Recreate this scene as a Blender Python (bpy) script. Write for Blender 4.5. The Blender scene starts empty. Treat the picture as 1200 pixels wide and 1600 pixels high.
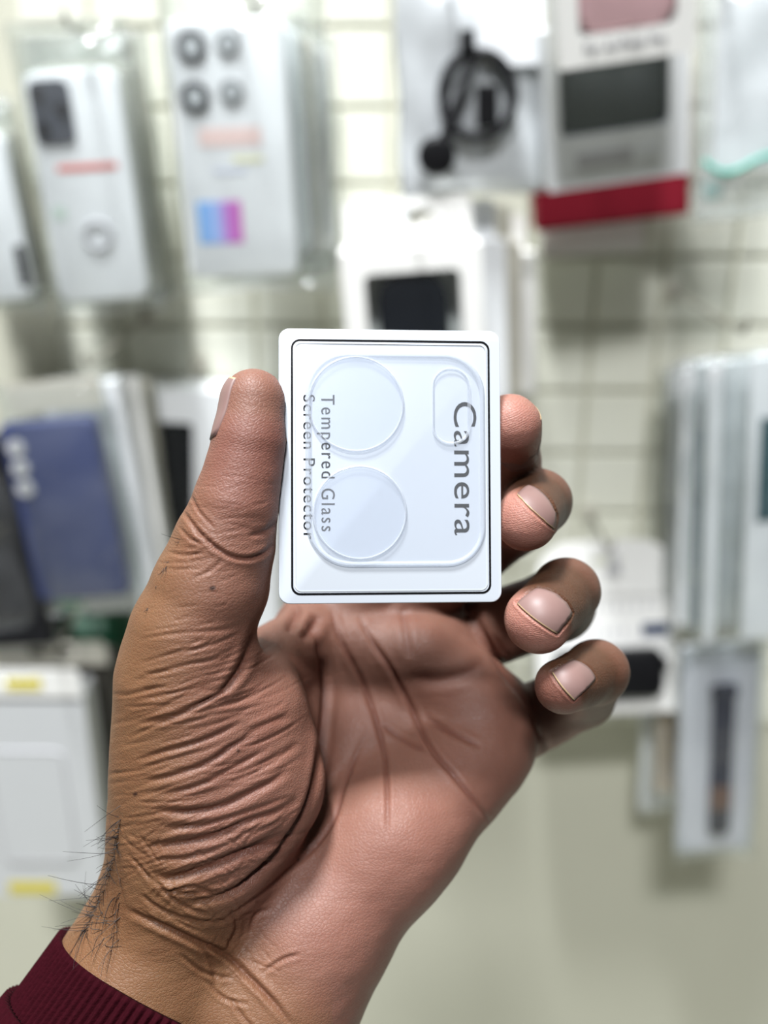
import bpy, bmesh, math, random
import numpy as np
from mathutils import Vector, Matrix

random.seed(7)
rng = np.random.default_rng(7)
scene = bpy.context.scene
COL = scene.collection
R = math.radians

# ------------------------------------------------------------------ camera
FPX = 1538.0                      # focal length in pixels of the 1200x1600 frame
PITCH = R(22)
CAM = Vector((0.0, 0.0, 1.5))
cd = bpy.data.cameras.new('camera')
cam = bpy.data.objects.new('camera', cd)
COL.objects.link(cam)
cd.sensor_fit = 'HORIZONTAL'
cd.sensor_width = 36.0
cd.lens = FPX / 1200 * 36.0
cd.clip_start = 0.01
cam.location = CAM
cam.rotation_euler = (math.pi / 2 - PITCH, 0, 0)
cd.dof.use_dof = True
cd.dof.focus_distance = 0.199
cd.dof.aperture_fstop = 9.6
scene.camera = cam

# ------------------------------------------------------------------ light
world = bpy.data.worlds.new('world')
scene.world = world
world.use_nodes = True
world.node_tree.nodes['Background'].inputs[0].default_value = (0.93, 0.97, 1.0, 1)
world.node_tree.nodes['Background'].inputs[1].default_value = 0.03


def area(name, loc, target, sx, sy, power, col):
    ld = bpy.data.lights.new(name, 'AREA')
    ld.shape = 'RECTANGLE'
    ld.size, ld.size_y = sx, sy
    ld.energy = power
    ld.color = col
    o = bpy.data.objects.new(name, ld)
    o.location = loc
    o.rotation_euler = (Vector(target) - Vector(loc)).to_track_quat('-Z', 'Y').to_euler()
    COL.objects.link(o)
    return o


area('ceiling_tube_light', (-0.38, 0.08, 3.9), (-0.05, 0.25, 1.4), 0.50, 0.20, 132.0, (0.95, 0.98, 1.0))
area('shop_tube_light', (-0.22, -1.5, 3.8), (0, 0.5, 1.35), 0.50, 0.22, 68.0, (0.97, 0.98, 1.0))

scene.view_settings.view_transform = 'Standard'
scene.view_settings.look = 'None'
scene.view_settings.gamma = 1.0
scene.view_settings.use_curve_mapping = False
scene.view_settings.exposure = 0.37
scene.cycles.transparent_max_bounces = 32

# ------------------------------------------------------------------ helpers
SP, CP = math.sin(PITCH), math.cos(PITCH)
AX_R = Vector((1, 0, 0))
AX_U = Vector((0, SP, CP))
AX_F = Vector((0, CP, -SP))


def cam_pt(px, py, d):
    """camera-frame millimetres (right, up, depth) of a pixel at a depth in mm"""
    return np.array([(px - 600) * d / FPX, (800 - py) * d / FPX, d])


def to_world(V):
    """camera-frame mm -> world metres, array (n,3)"""
    V = np.asarray(V, dtype=np.float64).reshape(-1, 3) * 0.001
    B = np.array([AX_R[:], AX_U[:], AX_F[:]])
    return V @ B + np.array(CAM[:])


def at_plane(px, py, y):
    """the point of the vertical plane at world y seen at a pixel"""
    d = AX_F + AX_R * ((px - 600) / FPX) + AX_U * ((800 - py) / FPX)
    return CAM + d * ((y - CAM.y) / d.y)


def tag(o, label=None, cat=None, group=None, kind=None):
    if label: o['label'] = label
    if cat: o['category'] = cat
    if group: o['group'] = group
    if kind: o['kind'] = kind
    return o


def obj(name, bm, mat, parent=None, smooth=False):
    me = bpy.data.meshes.new(name)
    bm.to_mesh(me)
    bm.free()
    return obj_me(name, me, mat, parent, smooth)


def obj_me(name, me, mat, parent=None, smooth=False):
    o = bpy.data.objects.new(name, me)
    if mat is not None:
        for m in (mat if isinstance(mat, (list, tuple)) else [mat]):
            me.materials.append(m)
    if smooth:
        for p in me.polygons: p.use_smooth = True
    COL.objects.link(o)
    if parent is not None: o.parent = parent
    return o


def empty(name, mw, label, cat, group=None):
    o = bpy.data.objects.new(name, None)
    o.empty_display_size = 0.01
    COL.objects.link(o)
    o.matrix_world = mw
    return tag(o, label, cat, group)


# ------------------------------------------------------------------ materials
def mat(name, col, rough=0.5, metal=0.0, spec=0.5, noise=0.0, nscale=40.0, bump=0.0, bscale=200.0, coat=0.0):
    m = bpy.data.materials.new(name)
    m.use_nodes = True
    nt = m.node_tree
    b = nt.nodes['Principled BSDF']
    b.inputs['Base Color'].default_value = (*col, 1)
    b.inputs['Roughness'].default_value = rough
    b.inputs['Metallic'].default_value = metal
    b.inputs['Specular IOR Level'].default_value = spec
    b.inputs['Coat Weight'].default_value = coat
    tc = nt.nodes.new('ShaderNodeTexCoord')
    if noise > 0:
        n = nt.nodes.new('ShaderNodeTexNoise')
        n.inputs['Scale'].default_value = nscale
        n.inputs['Detail'].default_value = 4
        nt.links.new(tc.outputs['Object'], n.inputs['Vector'])
        mx = nt.nodes.new('ShaderNodeMix')
        mx.data_type = 'RGBA'
        mx.inputs[6].default_value = (*[c * (1 - noise) for c in col], 1)
        mx.inputs[7].default_value = (*[min(1, c * (1 + noise)) for c in col], 1)
        nt.links.new(n.outputs['Fac'], mx.inputs[0])
        nt.links.new(mx.outputs[2], b.inputs['Base Color'])
    if bump > 0:
        n2 = nt.nodes.new('ShaderNodeTexNoise')
        n2.inputs['Scale'].default_value = bscale
        n2.inputs['Detail'].default_value = 3
        nt.links.new(tc.outputs['Object'], n2.inputs['Vector'])
        bp = nt.nodes.new('ShaderNodeBump')
        bp.inputs['Strength'].default_value = bump
        bp.inputs['Distance'].default_value = 0.001
        nt.links.new(n2.outputs['Fac'], bp.inputs['Height'])
        nt.links.new(bp.outputs['Normal'], b.inputs['Normal'])
    return m


def film(name, tint=(0.93, 0.95, 0.95), haze=0.05, gloss=0.045, rough=0.10, hazecol=(0.8, 0.82, 0.84), bump=0.5, bscale=60):
    """thin clear plastic: see-through, a little milky, glossy"""
    m = bpy.data.materials.new(name)
    m.use_nodes = True
    nt = m.node_tree
    nt.nodes.clear()
    N = nt.nodes.new
    out = N('ShaderNodeOutputMaterial')
    tr = N('ShaderNodeBsdfTransparent'); tr.inputs[0].default_value = (*tint, 1)
    df = N('ShaderNodeBsdfDiffuse'); df.inputs[0].default_value = (*hazecol, 1)
    gl = N('ShaderNodeBsdfGlossy'); gl.inputs['Roughness'].default_value = rough
    m1 = N('ShaderNodeMixShader'); m1.inputs[0].default_value = haze
    m2 = N('ShaderNodeMixShader')
    lw = N('ShaderNodeLayerWeight'); lw.inputs[0].default_value = 0.5
    fr = N('ShaderNodeMath'); fr.operation = 'POWER'; fr.inputs[1].default_value = 4.0
    nt.links.new(lw.outputs['Facing'], fr.inputs[0])
    ad = N('ShaderNodeMath'); ad.operation = 'MULTIPLY_ADD'
    ad.inputs[1].default_value = 0.8; ad.inputs[2].default_value = gloss
    ad.use_clamp = True
    L = nt.links.new
    L(fr.outputs[0], ad.inputs[0])
    L(tr.outputs[0], m1.inputs[1]); L(df.outputs[0], m1.inputs[2])
    L(m1.outputs[0], m2.inputs[1]); L(gl.outputs[0], m2.inputs[2]); L(ad.outputs[0], m2.inputs[0])
    L(m2.outputs[0], out.inputs[0])
    if bump > 0:
        tc = N('ShaderNodeTexCoord'); n = N('ShaderNodeTexNoise'); n.inputs['Scale'].default_value = bscale
        n.inputs['Detail'].default_value = 2
        bp = N('ShaderNodeBump'); bp.inputs['Strength'].default_value = bump; bp.inputs['Distance'].default_value = 0.004
        L(tc.outputs['Object'], n.inputs['Vector']); L(n.outputs['Fac'], bp.inputs['Height'])
        L(bp.outputs[0], gl.inputs['Normal']); L(bp.outputs[0], df.inputs['Normal'])
    return m


M = {
    'wall': mat('cream_wall_paint', (0.575, 0.57, 0.47), 0.6, noise=0.05, nscale=5, bump=0.05),
    'tile': mat('cream_tile_glaze', (0.76, 0.765, 0.665), 0.45, noise=0.04, nscale=9),
    'board': mat('white_carton', (0.87, 0.865, 0.84), 0.5, noise=0.02, nscale=30),
    'board_cool': mat('cool_white_carton', (0.80, 0.82, 0.84), 0.4, noise=0.02, nscale=30),
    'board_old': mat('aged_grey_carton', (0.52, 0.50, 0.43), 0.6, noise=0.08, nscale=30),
    'black': mat('black_plastic', (0.006, 0.006, 0.007), 0.45, spec=0.2),
    'blacksoft': mat('black_soft_rubber', (0.008, 0.008, 0.010), 0.6, spec=0.25),
    'dark_inside': mat('dark_case_inside', (0.05, 0.045, 0.045), 0.6),
    'navy': mat('navy_silicone', (0.035, 0.05, 0.145), 0.5, noise=0.1, nscale=30),
    'navydark': mat('dark_navy_woven', (0.008, 0.011, 0.03), 0.7, spec=0.2, bump=0.4, bscale=900),
    'brown': mat('brown_stripe', (0.10, 0.035, 0.012), 0.6),
    'white_case': mat('white_case_plastic', (0.82, 0.835, 0.85), 0.3),
    'silver_foil': mat('silver_pouch_foil', (0.66, 0.69, 0.71), 0.28, metal=0.25, bump=0.5, bscale=45),
    'pink': mat('pink_silicone', (0.95, 0.57, 0.60), 0.45),
    'red': mat('shade_darkened_red', (0.20, 0.006, 0.018), 0.7, spec=0.2),  # red lowered to carry the shade behind the window boxes
    'grey_case': mat('smoked_grey_plastic', (0.20, 0.205, 0.21), 0.25),
    'teal': mat('teal_print', (0.02, 0.36, 0.27), 0.4),
    'green': mat('dark_green_card', (0.015, 0.10, 0.05), 0.5),
    'darkteal': mat('dark_teal_card', (0.012, 0.07, 0.085), 0.4),
    'yellow': mat('yellow_print', (0.66, 0.56, 0.03), 0.5),
    'ink': mat('grey_ink', (0.22, 0.22, 0.24), 0.5),
    'inklight': mat('pale_grey_ink', (0.50, 0.50, 0.52), 0.5),
    'redink': mat('red_ink', (0.75, 0.16, 0.13), 0.5),
    'paleorange': mat('pale_peach_print', (0.86, 0.64, 0.60), 0.5),
    'paleyellow': mat('pale_yellow_print', (0.82, 0.80, 0.52), 0.5),
    'metal': mat('grey_hook_metal', (0.32, 0.32, 0.30), 0.3, metal=0.9),
    'film': film('clear_bag_film'),
    'film_soft': film('milky_bag_film', haze=0.22, gloss=0.06, rough=0.16),
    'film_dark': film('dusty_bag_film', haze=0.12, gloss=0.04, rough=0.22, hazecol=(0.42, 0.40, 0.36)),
    'window': film('window_film', haze=0.008, gloss=0.012, rough=0.05, bump=0.15, bscale=20),
    'board_grey': mat('grey_white_carton', (0.60, 0.615, 0.63), 0.45, noise=0.02, nscale=30),
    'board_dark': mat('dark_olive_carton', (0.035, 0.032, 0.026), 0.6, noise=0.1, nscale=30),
    'hook': mat('taupe_hook_wire', (0.20, 0.19, 0.155), 0.4),
    'tan': mat('tan_backing_card', (0.42, 0.30, 0.17), 0.6),
}


def gradient_mat():
    m = bpy.data.materials.new('blue_to_magenta_print')
    m.use_nodes = True
    nt = m.node_tree
    b = nt.nodes['Principled BSDF']
    b.inputs['Roughness'].default_value = 0.4
    tc = nt.nodes.new('ShaderNodeTexCoord')
    sx = nt.nodes.new('ShaderNodeSeparateXYZ')
    cr = nt.nodes.new('ShaderNodeValToRGB')
    e = cr.color_ramp.elements
    e[0].position = 0.0; e[0].color = (0.16, 0.44, 0.86, 1)
    e[1].position = 1.0; e[1].color = (0.62, 0.10, 0.47, 1)
    k = e.new(0.48); k.color = (0.36, 0.47, 0.82, 1)
    k = e.new(0.62); k.color = (0.50, 0.20, 0.62, 1)
    nt.links.new(tc.outputs['Generated'], sx.inputs[0])
    nt.links.new(sx.outputs[0], cr.inputs[0])
    nt.links.new(cr.outputs[0], b.inputs['Base Color'])
    return m


M['gradient'] = gradient_mat()


# ------------------------------------------------------------------ mesh pieces (local frame: x right, y into the wall, z up)
def add_box(bm, x0, x1, y0, y1, z0, z1, bevel=0.0):
    r = bmesh.ops.create_cube(bm, size=1.0)
    for v in r['verts']:
        v.co = Vector((x0 + (v.co.x + .5) * (x1 - x0), y0 + (v.co.y + .5) * (y1 - y0), z0 + (v.co.z + .5) * (z1 - z0)))
    if bevel > 0:
        ed = list({e for v in r['verts'] for e in v.link_edges})
        bmesh.ops.bevel(bm, geom=ed, offset=bevel, segments=2, affect='EDGES', profile=0.6)
    return bm


def rr_outline(w, h, r, n=7, cx=0.0, cz=0.0):
    """rounded rectangle outline, counter-clockwise, r one radius or four (br, tr, tl, bl)"""
    rs = r if isinstance(r, (tuple, list)) else (r,) * 4
    pts = []
    for k, (sx, sz) in enumerate(((1, -1), (1, 1), (-1, 1), (-1, -1))):
        q = rs[k]
        c = (cx + sx * (w / 2 - q), cz + sz * (h / 2 - q))
        a0 = -math.pi / 2 + k * math.pi / 2
        for i in range(n + 1):
            a = a0 + i / n * math.pi / 2
            pts.append((c[0] + q * math.cos(a), c[1] + q * math.sin(a)))
    return pts


def add_prism(bm, pts, y0, y1, bevel=0.0):
    """outline in x,z pushed from y0 (front) to y1 (back), front edge rounded over"""
    cx = sum(p[0] for p in pts) / len(pts); cz = sum(p[1] for p in pts) / len(pts)
    loops = []

    def ring(y, inset):
        out = []
        for (x, z) in pts:
            d = Vector((x - cx, z - cz)); l = d.length or 1
            out.append(bm.verts.new((x - d.x / l * inset, y, z - d.y / l * inset)))
        return out
    if bevel > 0:
        s = 1 if y1 > y0 else -1
        for k in range(4):
            a = k / 3 * math.pi / 2
            loops.append(ring(y0 + s * bevel * (1 - math.sin(a)), bevel * (1 - math.cos(a))))
        loops = loops[::-1]
    else:
        loops.append(ring(y0, 0))
    loops.append(ring(y1, 0))
    n = len(pts)
    bm.faces.new(loops[0])
    bm.faces.new(loops[-1][::-1])
    for a, b in zip(loops[:-1], loops[1:]):
        for i in range(n):
            j = (i + 1) % n
            bm.faces.new((a[j], a[i], b[i], b[j]))
    bmesh.ops.recalc_face_normals(bm, faces=bm.faces[:])
    return bm


def add_tube(bm, pts, r, n=8, closed=False, cap=True):
    pts = [Vector(p) for p in pts]
    rings = []
    m = len(pts)
    prev = None
    for i, p in enumerate(pts):
        a = pts[(i - 1) % m] if closed or i > 0 else p
        b = pts[(i + 1) % m] if closed or i < m - 1 else p
        t = (b - a).normalized()
        u = prev if prev is not None else (Vector((0, 0, 1)) if abs(t.z) < 0.9 else Vector((1, 0, 0)))
        u = (u - t * u.dot(t)).normalized()
        prev = u
        w = t.cross(u)
        rr = r[i] if isinstance(r, (list, tuple)) else r
        rings.append([bm.verts.new(p + (u * math.cos(2 * math.pi * k / n) + w * math.sin(2 * math.pi * k / n)) * rr) for k in range(n)])
    seq = list(zip(rings[:-1], rings[1:]))
    if closed: seq.append((rings[-1], rings[0]))
    for a, b in seq:
        for k in range(n):
            bm.faces.new((a[k], a[(k + 1) % n], b[(k + 1) % n], b[k]))
    if cap and not closed:
        bm.faces.new(rings[0][::-1]); bm.faces.new(rings[-1])
    bmesh.ops.recalc_face_normals(bm, faces=bm.faces[:])
    return bm


def text_mesh(name, body, size, material, parent, loc, align='CENTER', depth=0.0003, spacing=1.0, rot=(math.pi / 2, 0, 0), width=None):
    cu = bpy.data.curves.new(name, 'FONT')
    cu.body = body
    cu.size = size
    cu.align_x = align
    cu.align_y = 'CENTER'
    cu.extrude = depth
    cu.space_character = spacing
    cu.resolution_u = 4
    tmp = bpy.data.objects.new(name + '_tmp', cu)
    COL.objects.link(tmp)
    dg = bpy.context.evaluated_depsgraph_get()
    me = bpy.data.meshes.new_from_object(tmp.evaluated_get(dg))
    bpy.data.objects.remove(tmp)
    bpy.data.curves.remove(cu)
    if width:
        xs = [v.co.x for v in me.vertices]
        k = width / (max(xs) - min(xs))
        c = (max(xs) + min(xs)) / 2
        for v in me.vertices: v.co.x = (v.co.x - c) * k
    me.materials.clear()
    o = obj_me(name, me, material, parent)
    o.location = loc
    o.rotation_euler = rot
    return o

# ------------------------------------------------------------------ the shop wall
YW = 0.76                         # front of the tiles
wall = obj('wall_back', add_box(bmesh.new(), -1.6, 1.6, YW + 0.003, YW + 0.06, 0.0, 2.4), M['wall'])
tag(wall, kind='structure')
floor = obj('floor', add_box(bmesh.new(), -1.6, 1.6, -0.9, YW + 0.06, -0.05, 0.0), M['wall'])
tag(floor, kind='structure')
TP = 0.052
tile_me = None
p_edge = at_plane(600, 1128, YW).z
x_line = at_plane(912, 635, YW)
for r in range(14):
    for c in range(-8, 9):
        if tile_me is None:
            o = obj('tile', add_box(bmesh.new(), 0, TP - 0.0045, -0.0035, 0.0005, 0, TP - 0.0045, 0.0009), M['tile'], wall)
            tile_me = o.data
        else:
            o = bpy.data.objects.new('tile', tile_me)
            COL.objects.link(o)
            o.parent = wall
        o.location = (x_line.x + c * TP - 0.6 * TP + 0.035, YW + 0.003, p_edge + r * TP)


# ------------------------------------------------------------------ goods on the wall
def face(TL, TR, BL, y, lean=0.0, yaw=0.0):
    """a frame on the vertical plane y: origin at the middle of the top edge of the front face; x right, y into the wall, z up"""
    a, b, c = at_plane(*TL, y), at_plane(*TR, y), at_plane(*BL, y)
    w, h = (b - a).length, (c - a).length
    ex = (b - a).normalized()
    dn = (c - a).normalized()
    ang = math.atan2(ex.z, ex.x) * 0.5 + math.atan2(-dn.x * -1, -dn.z) * -0.5 if False else math.atan2(ex.z, ex.x)
    ang2 = math.atan2(dn.x, -dn.z)
    ang = (ang + ang2) / 2
    mid = (a + b) / 2
    mw = Matrix.Translation(mid) @ Matrix.Rotation(-ang, 4, 'Y') @ Matrix.Rotation(yaw, 4, 'Z') @ Matrix.Rotation(lean, 4, 'X')
    return mw, w, h


def carton_bm(w, h, d, win=None, recess=0.8, bevel=0.0006):
    """a box below its top edge, front at y=0; win = (x0, x1, z0, z1) cut into the front"""
    bm = bmesh.new()
    V = bm.verts.new
    if win is None:
        return add_box(bm, -w / 2, w / 2, 0, d, -h, 0, bevel)
    x0, x1, z0, z1 = win
    o = [V((-w / 2, 0, -h)), V((w / 2, 0, -h)), V((w / 2, 0, 0)), V((-w / 2, 0, 0))]
    bk = [V((v.co.x, d, v.co.z)) for v in o]
    ho = [V((x, 0, z)) for x, z in rr_outline(x1 - x0, z1 - z0, min(x1 - x0, z1 - z0) * 0.08, 3, (x0 + x1) / 2, (z0 + z1) / 2)]
    hb = [V((v.co.x, d * recess, v.co.z)) for v in ho]
    n = len(ho)
    q = n // 4
    for i in range(n):
        j = (i + 1) % n
        bm.faces.new((ho[i], ho[j], hb[j], hb[i]))
    bm.faces.new(hb)
    for k in range(4):
        seg = [ho[(k * q + i) % n] for i in range(q)]
        bm.faces.new([o[(k + 1) % 4]] + seg[::-1])           # corner fan
        a, b = ho[(k * q + q - 1) % n], ho[((k + 1) * q) % n]
        bm.faces.new((o[(k + 1) % 4], o[(k + 2) % 4], b, a)) if False else None
    for k in range(4):
        a, b = ho[(k * q + q - 1) % n], ho[((k + 1) * q) % n]
        ca, cb = o[(k + 1) % 4], o[(k + 2) % 4]
        bm.faces.new((ca, cb, b, a))
    for k in range(4):
        bm.faces.new((o[k], o[(k + 1) % 4], bk[(k + 1) % 4], bk[k]))
    bm.faces.new(bk)
    bmesh.ops.recalc_face_normals(bm, faces=bm.faces[:])
    return bm


def tab_bm(w, h, t, hole=0.012, rtop=0.01):
    """flat hanging tab standing above the top edge, with a slot"""
    bm = bmesh.new()
    pts = rr_outline(w, h + 0.004, (0.0005, rtop, rtop, 0.0005), 6, 0, h / 2 - 0.002)
    hp = rr_outline(hole * 1.6, hole * 0.45, hole * 0.22, 6, 0, h * 0.62)
    fr = [bm.verts.new((x, 0, z)) for x, z in pts]
    fi = [bm.verts.new((x, 0, z)) for x, z in hp]
    br = [bm.verts.new((x, t, z)) for x, z in pts]
    bi = [bm.verts.new((x, t, z)) for x, z in hp]
    n = len(pts)
    for i in range(n):
        j = (i + 1) % n
        bm.faces.new((fr[i], fr[j], fi[j], fi[i]))
        bm.faces.new((br[j], br[i], bi[i], bi[j]))
        bm.faces.new((fr[j], fr[i], br[i], br[j]))
        bm.faces.new((fi[i], fi[j], bi[j], bi[i]))
    bmesh.ops.recalc_face_normals(bm, faces=bm.faces[:])
    return bm


def pouch_bm(w, h, bulge, seed, nx=26, nz=40, amp=0.0016, pinch=0.0, sag=0.0):
    """a sealed film bag: two crumpled sheets joined round the rim; top edge at z=0, front towards -y"""
    g = np.random.default_rng(seed)
    ks = g.normal(size=(10, 2)) * np.array([1.0, 0.6]) * 130
    ph = g.uniform(0, 6.28, 10)
    am = g.uniform(0.3, 1.0, 10)
    bm = bmesh.new()

    def sheet(s):
        rows = []
        for j in range(nz + 1):
            v = j / nz
            row = []
            for i in range(nx + 1):
                u = i / nx * 2 - 1
                prof = (1 - abs(u) ** 3.2) * (1 - abs(2 * v - 1) ** 6)
                ww = w * (1 - pinch * (1 - v) ** 6)
                x, z = u * ww / 2, -v * h
                f = float(np.sum(am * np.sin(ks[:, 0] * x + ks[:, 1] * z + ph + (1.3 if s > 0 else 0)))) / 3
                crum = amp * f * (0.25 + 0.75 * prof)
                if s > 0: crum = abs(crum)
                row.append((x + 0.0008 * math.sin(90 * z + seed), s * bulge * prof + (crum if s > 0 else crum), z + 0.0012 * math.sin(70 * x + seed) * v))
            rows.append(row)
        return rows
    a, b = sheet(-1), sheet(1)
    va = [[bm.verts.new(p) for p in r] for r in a]
    vb = [[None] * (nx + 1) for _ in range(nz + 1)]
    for j in range(nz + 1):
        for i in range(nx + 1):
            vb[j][i] = va[j][i] if i in (0, nx) or j in (0, nz) else bm.verts.new(b[j][i])
    for j in range(nz):
        for i in range(nx):
            bm.faces.new((va[j][i], va[j + 1][i], va[j + 1][i + 1], va[j][i + 1]))
            f = (vb[j][i], vb[j][i + 1], vb[j + 1][i + 1], vb[j + 1][i])
            if len(set(f)) == 4:
                try: bm.faces.new(f)
                except ValueError: pass
    return bm


def lens_bm(x, z, y, r, t):
    bm = bmesh.new()
    return add_prism(bm, [(x + r * math.cos(k / 20 * 6.2832), z + r * math.sin(k / 20 * 6.2832)) for k in range(20)], y, y + t, t * 0.4)


def patch_bm(x0, x1, z0, z1, y, t=0.0003, r=None):
    bm = bmesh.new()
    if r: return add_prism(bm, rr_outline(x1 - x0, z1 - z0, r, 5, (x0 + x1) / 2, (z0 + z1) / 2), y - t, y)
    return add_box(bm, x0, x1, y - t, y, z0, z1)


def slab_bm(w, h, d, r, bevel, y0=0.0, ztop=0.0):
    return add_prism(bmesh.new(), rr_outline(w, h, r, 7, 0, ztop - h / 2), y0, y0 + d, bevel)


hooks = []


def hook(px, py, y_tip, label, tip_up=0.010, m='hook'):
    """wire prong out of the wall, its shaft passing through a hang hole seen at px,py"""
    p = at_plane(px, py, y_tip)
    mw = Matrix.Translation((p.x, YW - 0.001, p.z))
    e = empty('display_hook', mw, label, 'hook', None)
    L = YW - y_tip
    pts = [(0, 0, 0)] + [(0, -L * k / 6, 0) for k in range(1, 6)] + [(0, -L, 0.001), (0, -L - 0.004, 0.004), (0, -L - 0.006, tip_up)]
    obj('prong', add_tube(bmesh.new(), pts, 0.0013, 8), M[m], e, True)
    obj('back_plate', add_box(bmesh.new(), -0.005, 0.005, -0.003, 0.0, -0.008, 0.006, 0.001), M['board_old'], e)
    return e


# ---- far left strip of a pack cut by the frame
mw, w, h = face((-95, 215), (2, 200), (-52, 478), 0.665)
e = empty('phone_case_pack', mw, 'pale phone case pack cut off by the left edge of the picture, upper row', 'phone case')
obj('case', slab_bm(w, h, 0.009, 0.010, 0.002), M['white_case'], e, True)
obj('cutout', patch_bm(w * 0.30, w * 0.5 - 0.001, -h * 0.92, -h * 0.66, -0.0001, 0.0006, 0.003), M['black'], e)
o = obj('bag', pouch_bm(w * 1.25, h * 1.28, 0.013, 3), M['film'], e, True); o.location = (0, 0.004, h * 0.2)

# ---- white case with a dark camera block
mw, w, h = face((32, 120), (181, 98), (70, 480), 0.655)
e = empty('phone_case_pack', mw, 'white phone case with dark square camera block in clear bag', 'phone case', None)
obj('case', slab_bm(w, h, 0.009, 0.009, 0.002), M['white_case'], e, True)
cb = obj('camera_block', patch_bm(-w * .44, -w * .02, -h * .30, -h * .035, 0.0, 0.0018, 0.006), mat('dark_camera_print', (0.06, 0.065, 0.08), 0.3, noise=0.9, nscale=120), e)
for x, z in ((-.34, -.09), (-.34, -.235), (-.12, -.16)):
    obj('lens', lens_bm(w * x, h * z, -0.0028, w * 0.072, 0.001), M['black'], cb)
obj('printed_line', patch_bm(-w * .28, w * .36, -h * .415, -h * .388, -0.0001), M['redink'], e)
bm = bmesh.new()
add_tube(bm, [(w * .04 + w * .14 * math.cos(a * .2618), -0.0003, -h * .70 + w * .14 * math.sin(a * .2618)) for a in range(24)], 0.0022, 6, True)
obj('magnet_ring', bm, M['inklight'], e, True)
obj('printed_mark', patch_bm(-w * .40, -w * .27, -h * .62, -h * .565, -0.0001), mat('pale_green_ink', (0.55, 0.66, 0.58), 0.5), e)
o = obj('bag', pouch_bm(w * 1.24, h * 1.26, 0.013, 5), M['film'], e, True); o.location = (0.002, 0.004, h * 0.2)

for k, (a, b, c, y, lab) in enumerate([((40, 112), (196, 92), (82, 470), 0.680, 'first dull bag behind the white case with the dark camera block'),
                                       ((52, 106), (208, 90), (96, 462), 0.702, 'second dull bag behind the white case with the dark camera block'),
                                       ((64, 104), (220, 88), (108, 456), 0.722, 'last dull bag behind the white case with the dark camera block')]):
    mw, w, h = face(a, b, c, y)
    e = empty('phone_case_pack', mw, lab, 'phone case')
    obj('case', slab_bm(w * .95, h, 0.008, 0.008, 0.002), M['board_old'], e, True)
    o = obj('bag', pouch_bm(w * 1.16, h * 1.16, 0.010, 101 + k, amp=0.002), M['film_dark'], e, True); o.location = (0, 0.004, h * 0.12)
for k, (a, b, c, y, lab) in enumerate([((-88, 210), (12, 196), (-44, 470), 0.692, 'added dull pack behind the pale one cut off by the left edge, shading the wall'),
                                       ((-80, 205), (22, 192), (-36, 464), 0.718, 'last added dull pack at the left edge, nearest the tiles, shading the wall')]):
    mw, w, h = face(a, b, c, y)  # packs added at the left edge to deepen the shadow below them
    e = empty('phone_case_pack', mw, lab, 'phone case')
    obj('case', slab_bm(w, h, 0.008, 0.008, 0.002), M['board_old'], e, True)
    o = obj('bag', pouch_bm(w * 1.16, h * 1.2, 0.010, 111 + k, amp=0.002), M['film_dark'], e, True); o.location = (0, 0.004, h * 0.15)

# ---- printed white pack with four lens circles and a colour square
mw, w, h = face((257, 36), (441, 20), (281, 440), 0.645)
e = empty('phone_case_pack', mw, 'white pack printed with four dark lens circles and a blue to magenta square', 'phone case')
obj('case', slab_bm(w, h, 0.010, 0.007, 0.002), M['white_case'], e, True)
for x, z, r in ((-.29, -.10, .135), (.02, -.095, .105), (-.30, -.285, .135), (.02, -.27, .11)):
    l = obj('lens', lens_bm(w * x, h * z, -0.0015, w * r, 0.0017), M['grey_case'] if x > 0 else M['black'], e)
    obj('glass', lens_bm(w * x, h * z, -0.0021, w * r * 0.55, 0.0008), M['silver_foil'], l)
obj('printed_square', patch_bm(-w * .375, w * .02, -h * .855, -h * .685, -0.0001), M['gradient'], e)
obj('printed_line', patch_bm(-w * .30, w * .25, -h * .47, -h * .40, -0.0001), M['paleorange'], e)
obj('printed_line', patch_bm(-w * .02, w * .25, -h * .535, -h * .51, -0.0001), M['paleyellow'], e)
obj('printed_line', patch_bm(-w * .2, w * .1, -h * .575, -h * .555, -0.0001), mat('pale_blue_ink', (0.68, 0.71, 0.82), 0.5), e)
o = obj('bag', pouch_bm(w * 1.42, h * 1.18, 0.015, 8, amp=0.0024), M['film'], e, True); o.location = (0.010, 0.005, h * 0.12)
# more packs behind it on the same hook
for k, (a, b, c, y, lab) in enumerate([((300, 50), (470, 35), (322, 432), 0.668, 'first clear bag behind the pack with the colour square'),
                                       ((325, 62), (498, 50), (345, 425), 0.690, 'second clear bag behind the pack with the colour square'),
                                       ((350, 75), (520, 66), (362, 415), 0.710, 'clear bag hanging last behind the colour square pack, nearest the tiles')]):
    mw, w, h = face(a, b, c, y)
    e = empty('phone_case_pack', mw, lab, 'phone case')
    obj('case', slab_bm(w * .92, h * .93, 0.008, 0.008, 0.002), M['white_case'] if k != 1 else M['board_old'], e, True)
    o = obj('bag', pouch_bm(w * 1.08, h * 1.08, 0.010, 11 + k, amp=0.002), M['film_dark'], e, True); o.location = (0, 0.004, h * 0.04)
hook(108, 46, 0.625, 'grey wire display hook above the white case with the dark camera block', m='metal')
hook(352, -40, 0.62, 'wire display hook carrying the colour square pack')

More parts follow.
